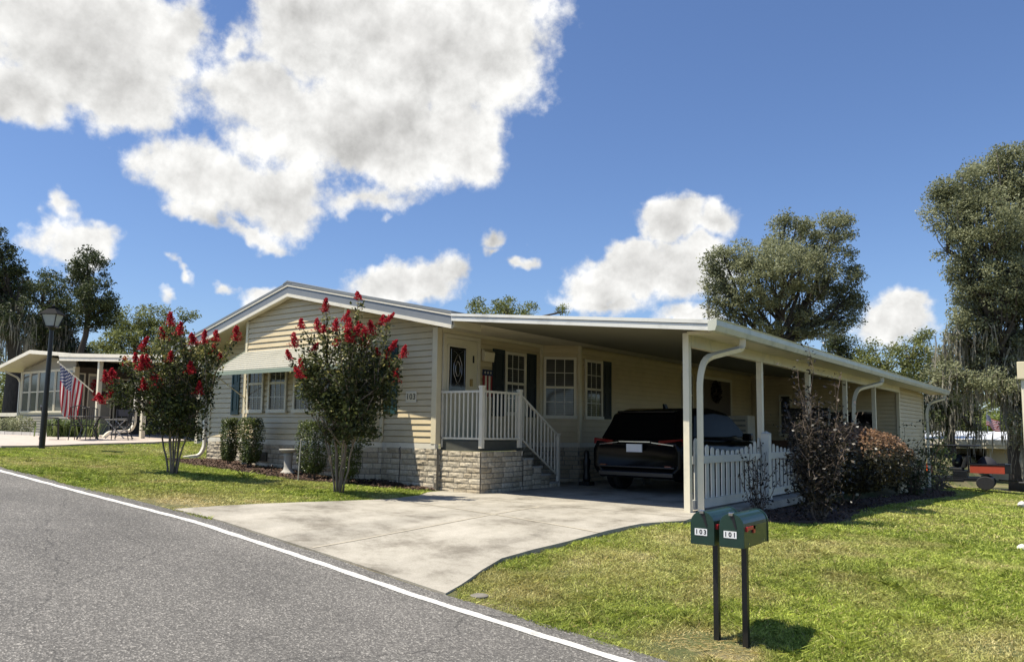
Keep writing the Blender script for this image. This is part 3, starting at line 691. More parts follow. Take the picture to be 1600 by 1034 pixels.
downspout(house, [(5.64, .42, 2.50), (5.64, .42, 2.36), (5.22, .02, 2.20), (5.18, -.06, 1.9), (5.18, -.06, -.05)], ref=(1, .3, 0))
downspout(house, [(5.64, 9.6, 2.50), (5.64, 9.6, 2.36), (5.22, 8.95, 2.18), (5.16, 8.85, 1.9), (5.16, 8.85, -.3)], ref=(1, .3, 0))
downspout(house, [(5.64, 19.2, 2.50), (5.64, 19.2, 2.36), (5.25, 18.75, 2.2), (5.17, 18.65, 1.9), (5.17, 18.65, -.6)], ref=(1, .3, 0))
downspout(house, [(-7.52, -.12, 2.75), (-7.52, -.05, .62), (-7.58, -.12, .42), (-7.9, -.35, .36)], mat='white', ref=(1, 0, 0))
m = MB(); m.rect_tube([(BAYR + .03, -.04, 3.3), (BAYR + .03, -.04, .9)], .03, .03); m.build('conduit', M['trim'], house)
# ---- rear shed room at the end of the carport
def plain(p, q, z0, z1, nm='shed_wall'):
    O, U, N, L = wall_dir(p, q); mb = MB(); siding_mb(mb, O, U, N, z0, z1, lambda z: (0, L)); mb.fbox(O, U, N, 0, L, -.10, -.02, z0 - .6, z1); return mb.build(nm, M['siding'], house, fix=False)
mb = MB(); siding_mb(mb, (.66, 14.62), (1, 0), (0, -1), .0, 2.9, lambda z: (0, min(4.39, max(.01, (3.10 - .11 - z) / .0991 + .98 - .66)))); mb.extrude([(.62, 14.66, -.4), (5.04, 14.66, -.4), (5.04, 14.66, cpz(5.04) - .06), (.62, 14.66, cpz(.62) - .06)], (0, .08, 0)); mb.build('shed_wall', M['siding'], house, fix=False)
plain((5.05, 14.62), (5.05, 18.6), -.2, 2.52)
trim1(((5.0, 14.57, -.4), (5.085, 14.68, 2.5))); trim1(((5.0, 18.52, -.5), (5.085, 18.64, 2.5)))
S0 = ((0, 14.62), (1, 0), (0, -1)); window(house, *S0, 1.55, 1.95, 1.05, 2.35, cols=1, rows=1); window(house, *S0, 3.05, 4.45, .85, 1.85, cols=2, rows=1, sashes=1, glass='glassdark')

# ================================================================== PORCH STEPS
porch = thing('porch', (.5, .8, 0), 'raised stone block porch with white railing and four steps at the cream front door', 'porch')
stone_wall('stone_base', porch, [((.05, .10), (1.0, .10), -.02, .74), ((1.0, .10), (1.0, 1.33), -.02, .74), ((1.0, 1.36), (1.0, 1.66), -.02, .57), ((1.0, 1.66), (1.0, 1.95), -.02, .41),
           ((1.0, 1.95), (1.0, 2.24), -.02, .25), ((1.0, 2.24), (1.0, 2.53), -.02, .10)], seed=9)
m = MB(); m.bb((.03, .12, .745), (.97, 1.33, .925)); m.build('deck', M['deck'], porch)
m = MB()
for i, (y0, z) in enumerate(((1.33, .60), (1.64, .44), (1.93, .28), (2.22, .12))):
    m.bb((.03, y0 + .02, z - .035), (1.03, y0 + .335, z))
m.build('tread', M['tread'], porch)
m = MB()
for i, (y0, z) in enumerate(((1.36, .57), (1.66, .41), (1.95, .25), (2.24, .10))): m.bb((.03, y0, -.02), (.985, y0 + .29, z - .01))
m.build('riser', M['mortar'], porch)
rl = MB()
rl.bb((.05, .095, 1.79), (1.0, .135, 1.83)); rl.bb((.05, .10, .95), (1.0, .13, .985)); rl.bb((.98, .12, 1.79), (1.02, 1.24, 1.83)); rl.bb((.985, .12, .95), (1.015, 1.24, .985))
sl0, sl1 = Vector((1.0, 1.24, 1.80)), Vector((1.0, 2.56, 1.02)); bo = Vector((0, 0, -.80))
rl.ref = (1, 0, 0); rl.rect_tube([sl0, sl1], .04, .04); rl.rect_tube([sl0 + bo, sl1 + bo], .03, .03)
rl.build('rail', M['white'], porch)
for (x, y, z0, z1, w) in ((1.0, .115, .80, 1.90, .075), (1.0, 1.24, .80, 1.88, .075), (1.0, 2.56, .0, 1.06, .06), (.06, .115, .80, 1.83, .03)):
    m = MB(); m.bb((x - w / 2, y - w / 2, z0), (x + w / 2, y + w / 2, z1)); m.bb((x - w / 2 - .008, y - w / 2 - .008, z1 - .03), (x + w / 2 + .008, y + w / 2 + .008, z1 + .012)); m.build('railing_post', M['white'], porch)
bal = MB()
for k in range(8): x = .06 + (k + 1) * .93 / 9; bal.bb((x - .011, .104, .985), (x + .011, .126, 1.79))
for k in range(9): y = .115 + (k + 1) * 1.125 / 10; bal.bb((.989, y - .011, .985), (1.011, y + .011, 1.79))
for k in range(10):
    q = sl0.lerp(sl1, (k + 1) / 11); bal.bb((.989, q.y - .011, q.z - .80), (1.011, q.y + .011, q.z))
bal.build('balusters', M['white'], porch)

# ================================================================== GROUND, ROAD, DRIVEWAY
def grid_sheet(name, xs, ys, zf, mat, kind='structure'):
    X, Y = np.meshgrid(xs, ys); Z = zf(X, Y); nx, ny = len(xs), len(ys)
    me = bpy.data.meshes.new(name); V = np.stack([X, Y, Z], -1).reshape(-1, 3)
    F = [(j * nx + i, j * nx + i + 1, (j + 1) * nx + i + 1, (j + 1) * nx + i) for j in range(ny - 1) for i in range(nx - 1)]
    me.from_pydata(V.tolist(), [], F); me.materials.append(mat); me.polygons.foreach_set('use_smooth', [True] * len(F))
    return tag(link_mesh(name, me), kind=kind)
xs = np.unique(np.concatenate([np.linspace(-400, -40, 10), np.linspace(-40, -14, 14), np.linspace(-14, 16, 121), np.linspace(16, 40, 13), np.linspace(40, 400, 10)]))
ys = np.unique(np.concatenate([np.linspace(-60, -8, 14), np.linspace(-8, 6, 57), np.linspace(6, 40, 35), np.linspace(40, 800, 14)]))
SLABS = [(1, 5.35, -1, 21)]
def gz(X, Y):
    z = terrain(X, Y) + .03 * (vnoise(X * .6, Y * .6, 1) - .5) * (Y > -5.0)
    return np.where((X > -7.4) & (X < 5.2) & (Y > .3) & (Y < 20), z - .12, z)
tag(grid_sheet('lawn_ground', xs, ys, gz, M['ground']), 'lawn soil with thin dry patches under short grass', 'ground')
rx = np.unique(np.concatenate([np.linspace(-60, -12, 13), np.linspace(-12, 14, 131), np.linspace(14, 60, 13)]))
rt = np.linspace(0, 1, 12)
EDGE = -5.20
def road_edge(x): return EDGE + .05 * (vnoise(np.asarray(x) * 1.1, np.asarray(x) * 0 + .5, 5) - .5) + .02 * (vnoise(np.asarray(x) * 6, np.asarray(x) * 0 + .5, 6) - .5)
X, T = np.meshgrid(rx, rt); Y = road_edge(X) * (1 - T) + (-13.5) * T
V = np.stack([X, Y, terrain(X, np.minimum(Y, -5.2)) + .014], -1).reshape(-1, 3); nx = len(rx)
me = bpy.data.meshes.new('road'); me.from_pydata(V.tolist(), [], [(j * nx + i, (j + 1) * nx + i, (j + 1) * nx + i + 1, j * nx + i + 1) for j in range(len(rt) - 1) for i in range(nx - 1)])
me.materials.append(M['asphalt']); tag(link_mesh('road', me), 'coarse grey asphalt road with a white edge line', 'road', kind='structure')
ln = MB(); prev = None
lx = np.linspace(-40, 30, 700)
for i in range(len(lx) - 1):
    a, b = lx[i], lx[i + 1]
    if 5.475 < a < 5.48: continue
    y0 = -5.50 + .006 * math.sin(a * 9) + .010 * (float(vnoise(np.array([a * 4.]), np.array([.5]), 8)[0]) - .5); y1 = -5.405 + .006 * math.sin(a * 13)
    za, zb = tz(a, -5.3) + .019, tz(b, -5.3) + .019
    ln.add([(a, y0, za), (b, y0, zb), (b, y1, zb), (a, y1, za)], [(0, 1, 2, 3)])
tag(ln.build('road_line', M['linepaint'], fix=False), 'white painted line along the road edge', 'road marking', kind='structure')

DRIVE = [(.30, -5.16), (1.4, -5.16), (2.6, -5.16), (3.8, -5.16), (4.95, -5.17), (4.86, -4.85), (4.70, -4.35), (4.60, -3.9), (4.66, -3.4), (4.78, -2.9), (4.90, -2.2), (5.05, -1.6), (5.40, -1.10), (5.40, .0), (5.35, 15), (-.02, 15), (-.02, -.15), (.10, -.30), (.62, -1.10), (.72, -1.9), (.60, -2.9), (.48, -3.9)]
def inpoly(px, py, poly):
    px = np.asarray(px, float); py = np.asarray(py, float); c = np.zeros(px.shape, bool); n = len(poly)
    for i in range(n):
        x0, y0 = poly[i]; x1, y1 = poly[(i + 1) % n]
        if y0 == y1: continue
        k = ((y0 > py) != (y1 > py)) & (px < (x1 - x0) * (py - y0) / (y1 - y0) + x0); c ^= k
    return c
def drive_top(x, y):
    t = min(max((y + 5.2) / 4.2, 0), 1); return tz(min(x, 5.3), y) + .018 + .014 * min(1, max(0, (y + 5.15) / 1.2)) + .020 * t if y < -1 else .012
def flat_patch(name, poly, zf, mat, step=.25, skirt=.12):
    """polygon cut into strips that follow the ground, with an edge that stands proud"""
    bm = bmesh.new(); vs = [bm.verts.new((p[0], p[1], 0)) for p in poly]; f = bm.faces.new(vs); 
    if f.normal.z < 0: f.normal_flip()
    x0, x1 = min(p[0] for p in poly), max(p[0] for p in poly); y0, y1 = min(p[1] for p in poly), max(p[1] for p in poly)
    for ax, a, b in ((0, x0, x1), (1, y0, min(y1, 1.0))):
        k = a + step
        while k < b:
            co = (k, 0, 0) if ax == 0 else (0, k, 0); no = (1, 0, 0) if ax == 0 else (0, 1, 0)
            bmesh.ops.bisect_plane(bm, geom=bm.verts[:] + bm.edges[:] + bm.faces[:], plane_co=co, plane_no=no); k += step
    bm.normal_update()
    for f in bm.faces:
        if f.normal.z < 0: f.normal_flip()
    be = [e for e in bm.edges if e.is_boundary]
    for v in bm.verts: v.co.z = zf(v.co.x, v.co.y)
    r = bmesh.ops.extrude_edge_only(bm, edges=be)
    for v in [g for g in r['geom'] if isinstance(g, bmesh.types.BMVert)]: v.co.z -= skirt
    me = bpy.data.meshes.new(name); bm.to_mesh(me); bm.free(); me.materials.append(mat)
    return tag(link_mesh(name, me), kind='structure')
tag(flat_patch('driveway', DRIVE, drive_top, M['concrete']), 'stained concrete driveway running under the carport', 'driveway')
j = MB()
def joint(p, q, w=.04):
    p, q = Vector((*p, 0)), Vector((*q, 0)); d = (q - p).normalized(); n = Vector((-d.y, d.x, 0)) * w / 2; k = 24
    for i in range(k):
        a, b = p.lerp(q, i / k), p.lerp(q, (i + 1) / k); P = [a - n, b - n, b + n, a + n]
        j.add([(v.x, v.y, drive_top(v.x, v.y) + .004) for v in P], [(0, 1, 2, 3)])
joint((.72, -1.75), (4.88, -2.35)); joint((3.0, -5.12), (3.05, -1.0)); joint((0.05, -.62), (5.36, -.80), .02)
tag(j.build('driveway_joint', M['joint'], fix=False), 'pale joint lines across the concrete driveway', 'joint', kind='structure')

BED = [(-7.6, -.02), (-7.7, -.95), (-6.4, -1.25), (-5.4, -1.55), (-3.6, -1.60), (-2.2, -1.50), (-1.2, -1.05), (-.5, -.72), (.05, -.45), (0.05, -.02), (-1.4, -.03), (-1.95, -.55), (-5.2, -.55), (-6, -.02)]
BED2 = [(5.38, -.45), (5.7, -.25), (6.0, .15), (6.3, .6), (6.55, 1.1), (6.6, 1.7), (6.55, 2.3), (6.45, 3.0), (6.2, 5), (6.1, 8), (6.2, 12), (6.3, 16), (5.9, 18.6), (5.1, 18.6), (5.38, 14)]
def bed_top(x, y): return tz(x, y) + .012 + .03 * float(vnoise(np.array([x * 3.]), np.array([y * 3.]), 4)[0])
tag(flat_patch('mulch_bed', BED, bed_top, M['mulch'], .2, .08), 'brown bark mulch bed along the stone skirting', 'flower bed')
tag(flat_patch('mulch_bed', BED2, bed_top, M['mulch'], .25, .08), 'dark leaf litter bed beside the white picket fence', 'flower bed')
# mulch chips
def chips(poly, n, seed):
    r = np.random.default_rng(seed); P = np.array(poly); x = r.uniform(P[:, 0].min(), P[:, 0].max(), n * 3); y = r.uniform(P[:, 1].min(), P[:, 1].max(), n * 3)
    k = inpoly(x, y, poly); x, y = x[k][:n], y[k][:n]; n = len(x)
    z = terrain(x, y) + .012 + .03 * vnoise(x * 3, y * 3, 4) + r.uniform(.004, .025, n)
    a = r.uniform(0, 6.28, n); l = r.uniform(.015, .045, n); w = r.uniform(.006, .014, n); t = r.normal(0, .35, n)
    dx, dy, dz = np.cos(a) * l, np.sin(a) * l, t * l; ex, ey = -np.sin(a) * w, np.cos(a) * w
    V = np.stack([np.stack([x - dx - ex, y - dy - ey, z - dz], -1), np.stack([x + dx - ex, y + dy - ey, z + dz], -1), np.stack([x + dx + ex, y + dy + ey, z + dz], -1), np.stack([x - dx + ex, y - dy + ey, z - dz], -1)], 1)
    return V, r.random(n)
V1, r1 = chips(BED, 6000, 1); V2, r2 = chips(BED2, 5000, 2)
tag(np_mesh('bark_mulch', np.concatenate([V1, V2]), 4, M['mulchchip'], None, {'rnd': np.concatenate([r1, r2])}), 'scattered bark chips and dead leaves in the beds', 'mulch', kind='stuff')

# ---- neighbour's patio and edging
PATIO = [(-10.9, -3.2), (-12.0, -1.0), (-13.26, 1.75), (-15.3, 4.2), (-15.3, 9), (-24, 9), (-24, 3.2), (-19.6, 2.1), (-23, 1.2), (-32, .4), (-32, -3.2)]
def patio_top(x, y): return tz(x, y) + .075
tag(flat_patch('patio', PATIO, patio_top, M['pink'], .6, .2), 'pinkish concrete patio in front of the neighbouring home', 'patio')

# ---- grass blades
def grass_area(poly_in, excl, n, seed, hmin=.020, hmax=.048, wd=.0042, lean=1.0):
    r = np.random.default_rng(seed); x, y = poly_in(r, n); k = np.ones(len(x), bool)
    jx = .32 * (vnoise(x * 2.3, y * 2.3, 14) - .5) + .12 * (vnoise(x * 9, y * 9, 15) - .5); jy = .32 * (vnoise(x * 2.3, y * 2.3, 16) - .5) + .12 * (vnoise(x * 9, y * 9, 17) - .5)
    for i_, e in enumerate(excl): k &= ~(inpoly(x, y, e) if i_ in (3, 4) else inpoly(x + jx * .22, y + jy * .22, e) if i_ == 0 else inpoly(x + jx + r.normal(0, .09, len(x)), y + jy + r.normal(0, .09, len(x)), e))
    k &= y > road_edge(x) - .02 - .05 * vnoise(x * 3, y * 0 + .5, 9)
    x, y = x[k], y[k]
    # dryness: patches
    dry = np.clip((vnoise(x * .55, y * .55, 2) - .58) * 1.1, 0, .30) + np.clip((vnoise(x * 2.1, y * 2.1, 3) - .60) * 1.3, 0, .5)
    for cx, cy, rr, s in DRYSPOTS: dry += s * np.exp(-(((x - cx) ** 2 + (y - cy) ** 2) / rr ** 2))
    keep = r.random(len(x)) > np.clip((dry - .40) * .9, 0, .55); flat = np.clip(dry - .7, 0, .6); dry = np.clip(dry, 0, 1)
    x, y, dry, flat = x[keep], y[keep], dry[keep], flat[keep]; n = len(x)
    z = terrain(x, y) + .03 * (vnoise(x * .6, y * .6, 1) - .5) - .004
    dist = np.hypot(x - CAM.x, y - CAM.y); sc = np.clip(dist / 7., 1., 2.6)
    clump = .65 + .7 * vnoise(x * 5, y * 5, 7)
    for cx, cy, rr in TUFTS: clump += 1.1 * np.exp(-(((x - cx) ** 2 + (y - cy) ** 2) / rr ** 2))
    h = r.uniform(hmin, hmax, n) * clump * (1 - .45 * dry) ; w = wd * sc * r.uniform(.7, 1.3, n)
    a = r.uniform(0, 2 * np.pi, n); b = r.uniform(0, 2 * np.pi, n); l = np.abs(r.normal(0, lean, n)) * h * (1 + 3 * flat); h = h * (1 - .9 * flat)
    ex, ey = np.cos(a) * w, np.sin(a) * w; mx, my = x + np.cos(b) * l * .4, y + np.sin(b) * l * .4; tx, ty = x + np.cos(b) * l * 1.2, y + np.sin(b) * l * 1.2
    V = np.stack([np.stack([x - ex, y - ey, z], -1), np.stack([x + ex, y + ey, z], -1), np.stack([mx + ex * .8, my + ey * .8, z + h * .6], -1),
                  np.stack([tx, ty, z + h], -1), np.stack([mx - ex * .8, my - ey * .8, z + h * .6], -1)], 1)
    return V, np.clip(r.normal(.42, .26, n) + .35 * (vnoise(x * .9, y * .9, 12) - .5) + .5 * (vnoise(x * 11, y * 11, 18) - .5), 0, 1), np.clip(dry + (r.random(n) < .06) * .8, 0, 1)
DRYSPOTS = [(7.16, -4.58, .30, 1.5), (7.45, -4.62, .16, 1.3), (6.9, -4.85, .3, .4), (7.2, -5.15, .35, .45), (5.35, -4.6, .5, .7), (5.8, -3.4, .7, .5), (6.5, -2.2, .8, .45), (5.6, -1.9, .5, .5), (-.3, -4.7, .7, .8), (-1.6, -4.9, .4, .5), (0.35, -1.6, .3, .6), (7.4, -1.0, .6, .35)]
_tr = np.random.default_rng(19)
TUFTS = [(5.25, -4.35, .16), (5.15, -4.15, .12), (5.6, -4.75, .10)] + [(float(_tr.uniform(5.2, 9.2)), float(_tr.uniform(-5., 1.)), float(_tr.uniform(.05, .13))) for _ in range(34)] + [(float(_tr.uniform(-9, .2)), float(_tr.uniform(-5., -1.8)), float(_tr.uniform(.06, .15))) for _ in range(26)]
def boxs(x0, x1, y0, y1): return lambda r, n: (r.uniform(x0, x1, n), r.uniform(y0, y1, n))
def fan(dmin, dmax, a0, a1, pw):
    def f(r, n):
        d = dmin + (dmax - dmin) * r.random(n) ** pw; a = r.uniform(a0, a1, n)
        return CAM.x + np.cos(a) * d, CAM.y + np.sin(a) * d
    return f
EX = [DRIVE, BED, BED2, PATIO, [(-7.5, -.05), (.0, -.05), (5.38, -1.0), (5.38, 20), (-7.5, 20)]]
GA = [grass_area(fan(4.2, 11.0, R(84), R(131), 1.15), EX, 430000, 21),
      grass_area(fan(10.5, 36.0, R(78), R(112), 1.3), EX, 200000, 22),
      grass_area(boxs(-12.5, 1.2, -5.3, -.2), EX, 330000, 23, .022, .052),
      grass_area(boxs(-24, -12.5, -5.3, -2.9), EX, 30000, 24), grass_area(boxs(-36, -18, .2, 5), EX, 40000, 25), grass_area(boxs(-15, -7.6, -3.2, 8), EX, 60000, 26)]
GV = np.concatenate([g[0] for g in GA]); 
tag(np_mesh('grass', GV, 5, M['grass'], None, {'rnd': np.concatenate([g[1] for g in GA]), 'dry': np.concatenate([g[2] for g in GA])}), 'short sunlit lawn grass with straw coloured patches', 'grass', kind='stuff')

# ================================================================== PLANTS
def leaf_quads(C, size, r, up=.35, aspect=.55, normals=None):
    """diamond leaves at centres C"""
    n = len(C); d = r.normal(0, 1, (n, 3)); d /= np.linalg.norm(d, axis=1)[:, None]
    nn = r.normal(0, 1, (n, 3)); nn[:, 2] += up * 2.5
    if normals is not None: nn += normals * 1.2
    nn /= np.linalg.norm(nn, axis=1)[:, None]
    a = np.cross(nn, d); a /= np.linalg.norm(a, axis=1)[:, None] + 1e-9; b = np.cross(nn, a)
    s = (size * r.uniform(.6, 1.3, n))[:, None]
    tip = a * s * .5; side = b * s * .5 * aspect; drop = nn * s * .12
    return np.stack([C - tip, C + side - drop, C + tip - drop * .4, C - side - drop], 1)
def clump_points(r, centre, rad, n_sub, n_leaf, sub_r, shell=.55, flat=.75):
    """sub-clumps spread through an ellipsoid, mostly near its skin"""
    c = np.array(centre); rad = np.array(rad); out = []; subs = []
    for _ in range(n_sub):
        v = r.normal(0, 1, 3); v /= np.linalg.norm(v); q = shell + (1 - shell) * r.random() ** .6
        if r.random() < .2: q *= r.uniform(.3, .9)
        s = c + v * rad * q; subs.append(s)
        sr = sub_r * r.uniform(.6, 1.35); k = max(4, int(n_leaf * r.uniform(.6, 1.4) * (sr / sub_r) ** 1.5))
        p = r.normal(0, 1, (k, 3)); p /= np.linalg.norm(p, axis=1)[:, None]; p *= (r.random(k) ** .5)[:, None] * sr; p[:, 2] *= flat
        out.append(s + p)
    return np.concatenate(out), subs
def limb(mb, p, q, r0, r1, r, wob=.12, n=5, sag=.0, sides=6):
    p, q = Vector(p), Vector(q); L = (q - p).length; pts = []
    for i in range(n + 1):
        t = i / n; w = math.sin(math.pi * t) * wob * L * .5
        pts.append(p.lerp(q, t) + Vector((r.normal(0, w * .6), r.normal(0, w * .6), r.normal(0, w * .4) + math.sin(math.pi * t) * sag * L)))
    mb.tube(pts, [r0 + (r1 - r0) * (i / n) for i in range(n + 1)], sides); return pts
def oak(name, label, base, trunk_top, clumps, leaf, seed, leaf_size=.16, n_leaf=60, sub_r=.55, dens=1., trunk_r=.35, moss=0, moss_len=1.4, group=None, cat='tree', clumps_moss=None):
    """trunk with limbs to every clump, leaf crown, hanging moss; clumps = (centre, radii)"""
    r = np.random.default_rng(seed); root = thing(name, base, label, cat, group)
    tb = MB(); base = Vector(base); tt = Vector(trunk_top)
    limb(tb, base - Vector((0, 0, .3)), tt, trunk_r, trunk_r * .7, r, .05, 6, sides=10)
    P = []; SUB = []
    for c, rad in clumps:
        vol = rad[0] * rad[1] * rad[2]; ns = max(6, int(dens * 14 * (vol ** (2 / 3)) / (sub_r ** 2) * .35))
        pts, subs = clump_points(r, c, rad, ns, n_leaf, sub_r); P.append(pts); SUB += subs
        lp = limb(tb, tt - Vector((0, 0, r.uniform(0, .15) * (tt - base).length)), Vector(c) - Vector((0, 0, rad[2] * .3)), trunk_r * .45, .05, r, .18, 6)
        for s in subs[::4]: limb(tb, lp[int(r.integers(2, 6))], s, .04, .012, r, .15, 3, sides=4)
    tb.build('trunk', M['bark'], root, smooth=True)
    P = np.concatenate(P); nz = (P[:, 2] - P[:, 2].min()) / max(1e-6, np.ptp(P[:, 2]))
    V = leaf_quads(P, leaf_size, r); n = len(P)
    lum = .5 * vnoise(P[:, 0] * .9 + P[:, 2] * .5, P[:, 1] * .9 + P[:, 2] * .7, 31) + .5 * r.random(n)
    np_mesh('crown', V, 4, M[leaf], root, {'rnd': np.clip(lum, 0, 1)})
    if moss:
        mv = []; mr = []
        src = [s for s in SUB if True]
        if clumps_moss is not None: src = [s for s in SUB if clumps_moss(s)]
        src = src or SUB
        for _ in range(moss):
            s = src[int(r.integers(0, len(src)))]; L = moss_len * r.uniform(.3, 1.3)
            for k in range(14):
                x, y = s[0] + r.normal(0, .22), s[1] + r.normal(0, .22); z = s[2] + r.uniform(-.45, .25); l = L * r.uniform(.3, 1.0); a = r.uniform(0, 3.14); w = r.uniform(.012, .045)
                dx, dy = math.cos(a) * w, math.sin(a) * w; Lp, Rp = [], []; qx, qy = x, y
                for i_, wk in enumerate((.5, 1., .8, .75, .1)):
                    f_ = wk * r.uniform(.5, 1.4); Lp.append((qx - dx * f_, qy - dy * f_, z - l * i_ / 4)); Rp.append((qx + dx * f_, qy + dy * f_, z - l * (i_ + r.uniform(-.2, .2)) / 4)); qx += r.normal(0, .035); qy += r.normal(0, .035)
                for i_ in range(4): mv.append([Lp[i_], Rp[i_], Rp[i_ + 1], Lp[i_ + 1]]); mr.append(r.random())
        np_mesh('spanish_moss', np.array(mv), 4, M['moss'], root, {'rnd': mr})
    return root
def cl(px, py, d, rx, ry, depth=None):
    """clump measured in photograph pixels at a distance -> real centre and radii"""
    k = d / F_PX; c = at(px, py, d); rr = rx * k
    return (tuple(c), (rr, rr if depth is None else depth, ry * k))
def oak_px(name, label, d, base_px, top_px, blobs, leaf, seed, **kw):
    b = at(base_px[0], base_px[1], d); g = tz(b.x, b.y); b = Vector((b.x, b.y, g)); t = at(top_px[0], top_px[1], d)
    return oak(name, label, b, t, [cl(x, y, d + dd, rx, ry) for x, y, rx, ry, dd in blobs], leaf, seed, **kw)

GT = 'trees standing behind the houses'
oak_px('oak_tree', 'dark leaning tree with a round upright crown left of the lamp sky gap', 46, (100, 650), (138, 492), [(140, 418, 30, 26, 0), (128, 448, 24, 22, 1), (152, 458, 28, 24, -1), (146, 490, 24, 26, 0), (163, 492, 18, 26, 0), (138, 398, 16, 8, 0), (170, 470, 10, 14, 0)], 'oakdark', 41, leaf_size=.15, n_leaf=70, sub_r=.42, trunk_r=.22, dens=1.3, group=GT)
oak_px('oak_tree', 'tall dark oak hung with moss at the left edge of the photo', 44, (20, 640), (22, 500), [(4, 420, 24, 50, 0), (-20, 440, 40, 90, 0), (16, 460, 26, 45, 1), (22, 500, 26, 40, -1), (30, 440, 12, 25, 0), (0, 380, 12, 22, 0), (-30, 500, 40, 60, 0)], 'oakdark', 42, leaf_size=.15, n_leaf=70, sub_r=.45, trunk_r=.45, dens=1.2, moss=60, moss_len=2.0, group=GT, clumps_moss=lambda s: s[2] < 8.5)
oak_px('oak_tree', 'broad dark moss hung oak between the edge oak and the leaning tree', 50, (70, 640), (70, 520), [(70, 450, 38, 26, 0), (60, 480, 44, 34, 1), (95, 490, 36, 30, -1), (75, 520, 44, 32, 0), (110, 520, 22, 25, 0), (45, 525, 26, 35, 0), (100, 550, 40, 22, 0)], 'oakdark', 43, leaf_size=.16, n_leaf=70, sub_r=.5, trunk_r=.4, dens=1.2, moss=60, moss_len=2.0, group=GT, clumps_moss=lambda s: s[2] < 8.0)
oak_px('oak_tree', 'paler green oak in the distance between the leaning tree and the red crape myrtle', 58, (215, 640), (215, 560), [(205, 505, 28, 26, 0), (240, 500, 26, 24, 1), (225, 535, 50, 30, 0), (185, 535, 26, 30, 0), (270, 530, 24, 26, 0), (292, 495, 14, 12, 0), (285, 545, 26, 26, 0), (165, 555, 30, 20, 0)], 'oakleaf', 44, leaf_size=.17, n_leaf=60, sub_r=.5, trunk_r=.35, dens=1.15, group=GT)
oak_px('oak_tree', 'low pale green tree directly behind the flat roof of the neighbouring home', 52, (120, 640), (120, 580), [(110, 560, 40, 18, 0), (170, 565, 50, 18, 0), (60, 565, 36, 20, 0), (230, 568, 40, 18, 0), (10, 570, 30, 24, 0)], 'oakleaf', 45, leaf_size=.16, n_leaf=60, sub_r=.5, trunk_r=.25, dens=1.1, group=GT)
oak_px('oak_tree', 'treetop peeping over the middle of the cream roof ridge', 60, (790, 640), (790, 500), [(745, 476, 18, 9, 0), (790, 477, 28, 12, 0), (828, 480, 16, 8, 0), (880, 484, 9, 7, 0), (780, 500, 60, 20, 0)], 'oakleaf', 46, leaf_size=.18, n_leaf=50, sub_r=.5, trunk_r=.3, group=GT)
oak_px('oak_tree', 'wide grey green oak rising above the carport roof', 40, (1222, 640), (1214, 528), [(1180, 400, 52, 30, 0), (1240, 370, 48, 28, 1), (1300, 362, 30, 28, 0), (1225, 420, 66, 42, -1.5), (1290, 420, 48, 44, 0), (1330, 450, 26, 40, 0), (1140, 440, 40, 42, 0), (1112, 412, 18, 18, 0), (1128, 470, 30, 30, 0), (1265, 475, 56, 34, 1), (1320, 490, 28, 20, 0), (1255, 505, 24, 24, 0), (1180, 470, 34, 26, -1), (1228, 345, 20, 10, 0), (1310, 345, 16, 14, 0), (1150, 505, 24, 14, 0), (1200, 512, 20, 10, -1), (1285, 515, 34, 16, 0), (1250, 525, 20, 10, 0), (1130, 395, 14, 16, 0)],
       'oaklight', 47, leaf_size=.125, n_leaf=85, sub_r=.42, trunk_r=.27, dens=1.25, moss=14, moss_len=.9, group=GT)
oak_px('oak_tree', 'very tall grey green oak draped with spanish moss at the right edge', 31, (1592, 745), (1575, 560), [(1500, 300, 44, 40, 0), (1545, 285, 48, 42, 1), (1600, 270, 52, 48, 0), (1490, 340, 40, 42, 0), (1540, 350, 56, 52, -1), (1600, 360, 60, 60, 0), (1510, 400, 44, 46, 0), (1560, 430, 56, 54, -1), (1620, 440, 60, 60, 0), (1535, 470, 46, 40, 1), (1580, 500, 52, 44, 0), (1520, 520, 34, 32, 0), (1500, 555, 40, 34, 1), (1560, 555, 46, 36, 0), (1610, 560, 40, 50, 0), (1640, 300, 60, 70, 0), (1570, 245, 26, 20, 0), (1473, 300, 18, 26, 0), (1680, 400, 70, 110, 1), (1500, 480, 22, 30, 0), (1480, 585, 26, 20, 0), (1545, 590, 34, 18, -1), (1590, 610, 36, 34, -1), (1592, 640, 16, 20, -1.2), (1602, 672, 26, 24, -1.2), (1620, 640, 34, 40, 0), (1500, 610, 20, 14, 0)],
       'oaklight', 48, leaf_size=.105, n_leaf=110, sub_r=.42, trunk_r=.40, dens=1.35, moss=120, moss_len=1.25, group=GT, clumps_moss=lambda s: s[2] < 5.6)
oak_px('oak_tree', 'mid height oak between the carport eave and the moss draped oak', 44, (1400, 700), (1400, 600), [(1375, 560, 34, 28, 0), (1425, 545, 28, 26, 0), (1400, 590, 44, 30, 0), (1450, 580, 34, 34, 0), (1360, 590, 26, 20, 0), (1440, 525, 14, 12, 0)], 'oakleaf', 49, leaf_size=.14, n_leaf=70, sub_r=.45, trunk_r=.3, dens=1.15, group=GT)
oak_px('oak_tree', 'small dark oak just right of the wide oak above the carport roof', 46, (1312, 680), (1312, 580), [(1312, 540, 24, 18, 0), (1305, 525, 16, 14, 0), (1325, 558, 26, 18, 0)], 'oakdark', 50, leaf_size=.14, n_leaf=65, sub_r=.42, trunk_r=.25, dens=1.2, group=GT)
